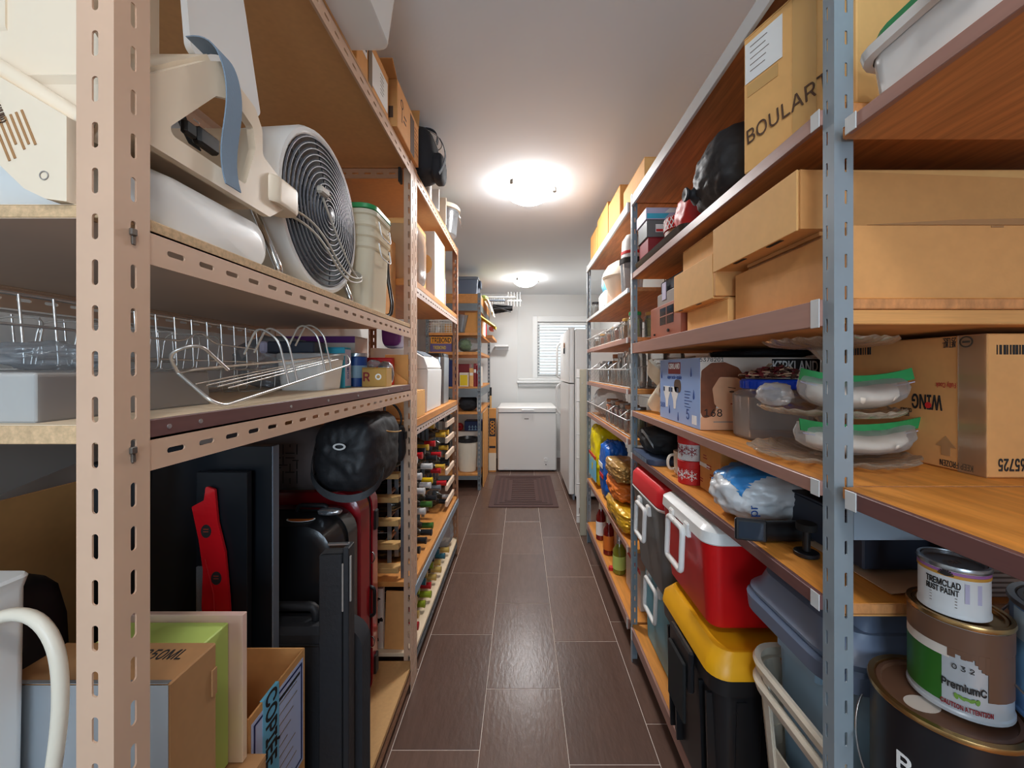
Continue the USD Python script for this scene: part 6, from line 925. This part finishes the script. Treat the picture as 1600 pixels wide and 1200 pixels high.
t = thing('kitchen_appliance', 'white boxy appliance under the blue plastic wrap', 'appliance', (.575, 2.58, z)); t.part('body', loft([(0, .13, .20, .02), (.1, .13, .2, .02), (.12, .11, .18, .03)], 5), 'white_plastic'); t.part('base', bx(-.07, .07, -.11, -.1005, 0, .02, .003), 'black_plastic')
t = thing('plastic_wrap', 'blue plastic package on the white boxy appliance', 'package', (.575, 2.62, z + .1205)); t.part('film', blob(.1, .16, .12, 165, .12, 3, 3, 3, fold=.4), 'label_blue')
jar('small grey jar with a dark lid at the far end of the high right shelf', .535, 2.88, z, .04, .09, 'mid_grey_plastic', 'black_plastic', .9)
t = thing('pitcher', 'clear grey pitcher with a black band beside the domed bowl', 'pitcher', (.555, 2.03, z)); t.part('body', lathe([(.045, 0), (.05, .004), (.058, .15), (.06, .152), (.056, .15), (.047, .006)], 24), 'bag_plastic'); t.part('band', lathe([(.0585, .1525), (.062, .154), (.062, .178), (.057, .18)], 24), 'black_plastic')
t = thing('round_tub', 'white and red tub standing on the clear grey pitcher', 'tub', (.557, 2.03, z + .1805)); t.part('body', lathe([(.05, 0), (.055, .004), (.05, .09), (.03, .12), (.001, .124)], 24, caps=(True, False)), 'white_plastic'); t.part('red_ring', lathe([(.0555, .02), (.056, .021), (.056, .034), (.0545, .035)], 24, caps=(False, False)), 'red_card')
z = .4855
def bag(name, label, x, y, z, sx, sy, h, m, seed, extra=(), fold=.4, rz=0):
    t = thing(name, label, 'bag', (x, y, z), rz); t.part('bag', blob(sx, sy, h, seed, .11, 3.2, 4, 4.6, fold=fold), m); return t
t = bag('pet_food_bag', 'tall bright yellow bag at the far end of the right shelf', .60, 2.86, z, .2, .27, .42, 'yellow_bag', 171); t.part('red_stripe', bx(-.102, -.097, -.13, .13, .20, .22, .001), 'red_card'); t.part('blue_panel', bx(-.1, -.094, -.13, .13, .05, .19, .001), 'label_blue')
t = bag('snack_bag', 'bright blue bag in front of the tall yellow bag', .58, 2.55, z, .15, .2, .36, 'blue_bag', 173); t.part('white_print', bx(-.083, -.079, -.06, .06, .2, .23, .001), 'paper'); t.part('red_print', bx(-.083, -.078, -.08, .03, .14, .165, .001), 'red_card')
t = bag('snack_bag', 'gold crumpled snack bag lying on top of the orange one', .565, 2.23, z + .215, .16, .32, .10, 'gold_bag', 175, fold=.4); t = bag('snack_bag', 'orange and white snack bag in the middle of the pile', .57, 2.24, z + .11, .155, .32, .104, 'orange_card', 177, fold=.4); t = bag('snack_bag', 'yellow-gold snack bag at the bottom of the pile', .565, 2.16, z, .16, .44, .109, 'gold_bag2', 179, fold=.4); t.part('dark_print', bx(-.078, -.073, -.1, .04, .03, .042, .001), 'ink')
z = .1568
def sauce(label, y, x, h, r, body, cap, lab):
    t = thing('glass_bottle', label, 'bottle', (x, y, z)); t.part('glass', lathe([(r * .9, 0), (r, .004), (r, h * .58), (r * .4, h * .75), (r * .36, h * .93), (r * .36, h * .95)], 18), body); t.part('foil_cap', lathe([(r * .42, h * .74), (r * .40, h * .96), (r * .38, h), (.001, h)], 14, caps=(False, False)), cap); t.part('label', lathe([(r + .0004, h * .12), (r + .0008, h * .125), (r + .0008, h * .45), (r + .0004, h * .455)], 18, caps=(False, False)), lab); return t
sauce('dark red bottle with a white label and gold neck foil, far right floor shelf', 2.72, .535, .27, .033, 'bottle_red', 'cream_plastic', 'paper'); sauce('dark red bottle with an orange label, second on the far right floor shelf', 2.50, .54, .26, .033, 'bottle_red', 'cream_plastic', 'orange_card'); sauce('green bottle with silver foil around its neck on the floor shelf', 2.27, .55, .22, .036, 'oil_green', 'foil', 'lime_card')
t = carton('white_box', 'white box lying on the floor shelf behind the green bottle', .56, .85, 1.90, 2.16, z, .35, 'card_white'); t.part('red_edge', bx(-t.x - .0008, -t.x - .0002, -t.y, t.y, .17, .19, 0), 'red_card')
t = thing('red_button', 'small round red cap lying on the floor shelf beside the green bottle', 'cap', (.512, 2.30, z)); t.part('disc', cyl(.016, 0, .018, 16), 'red_card')
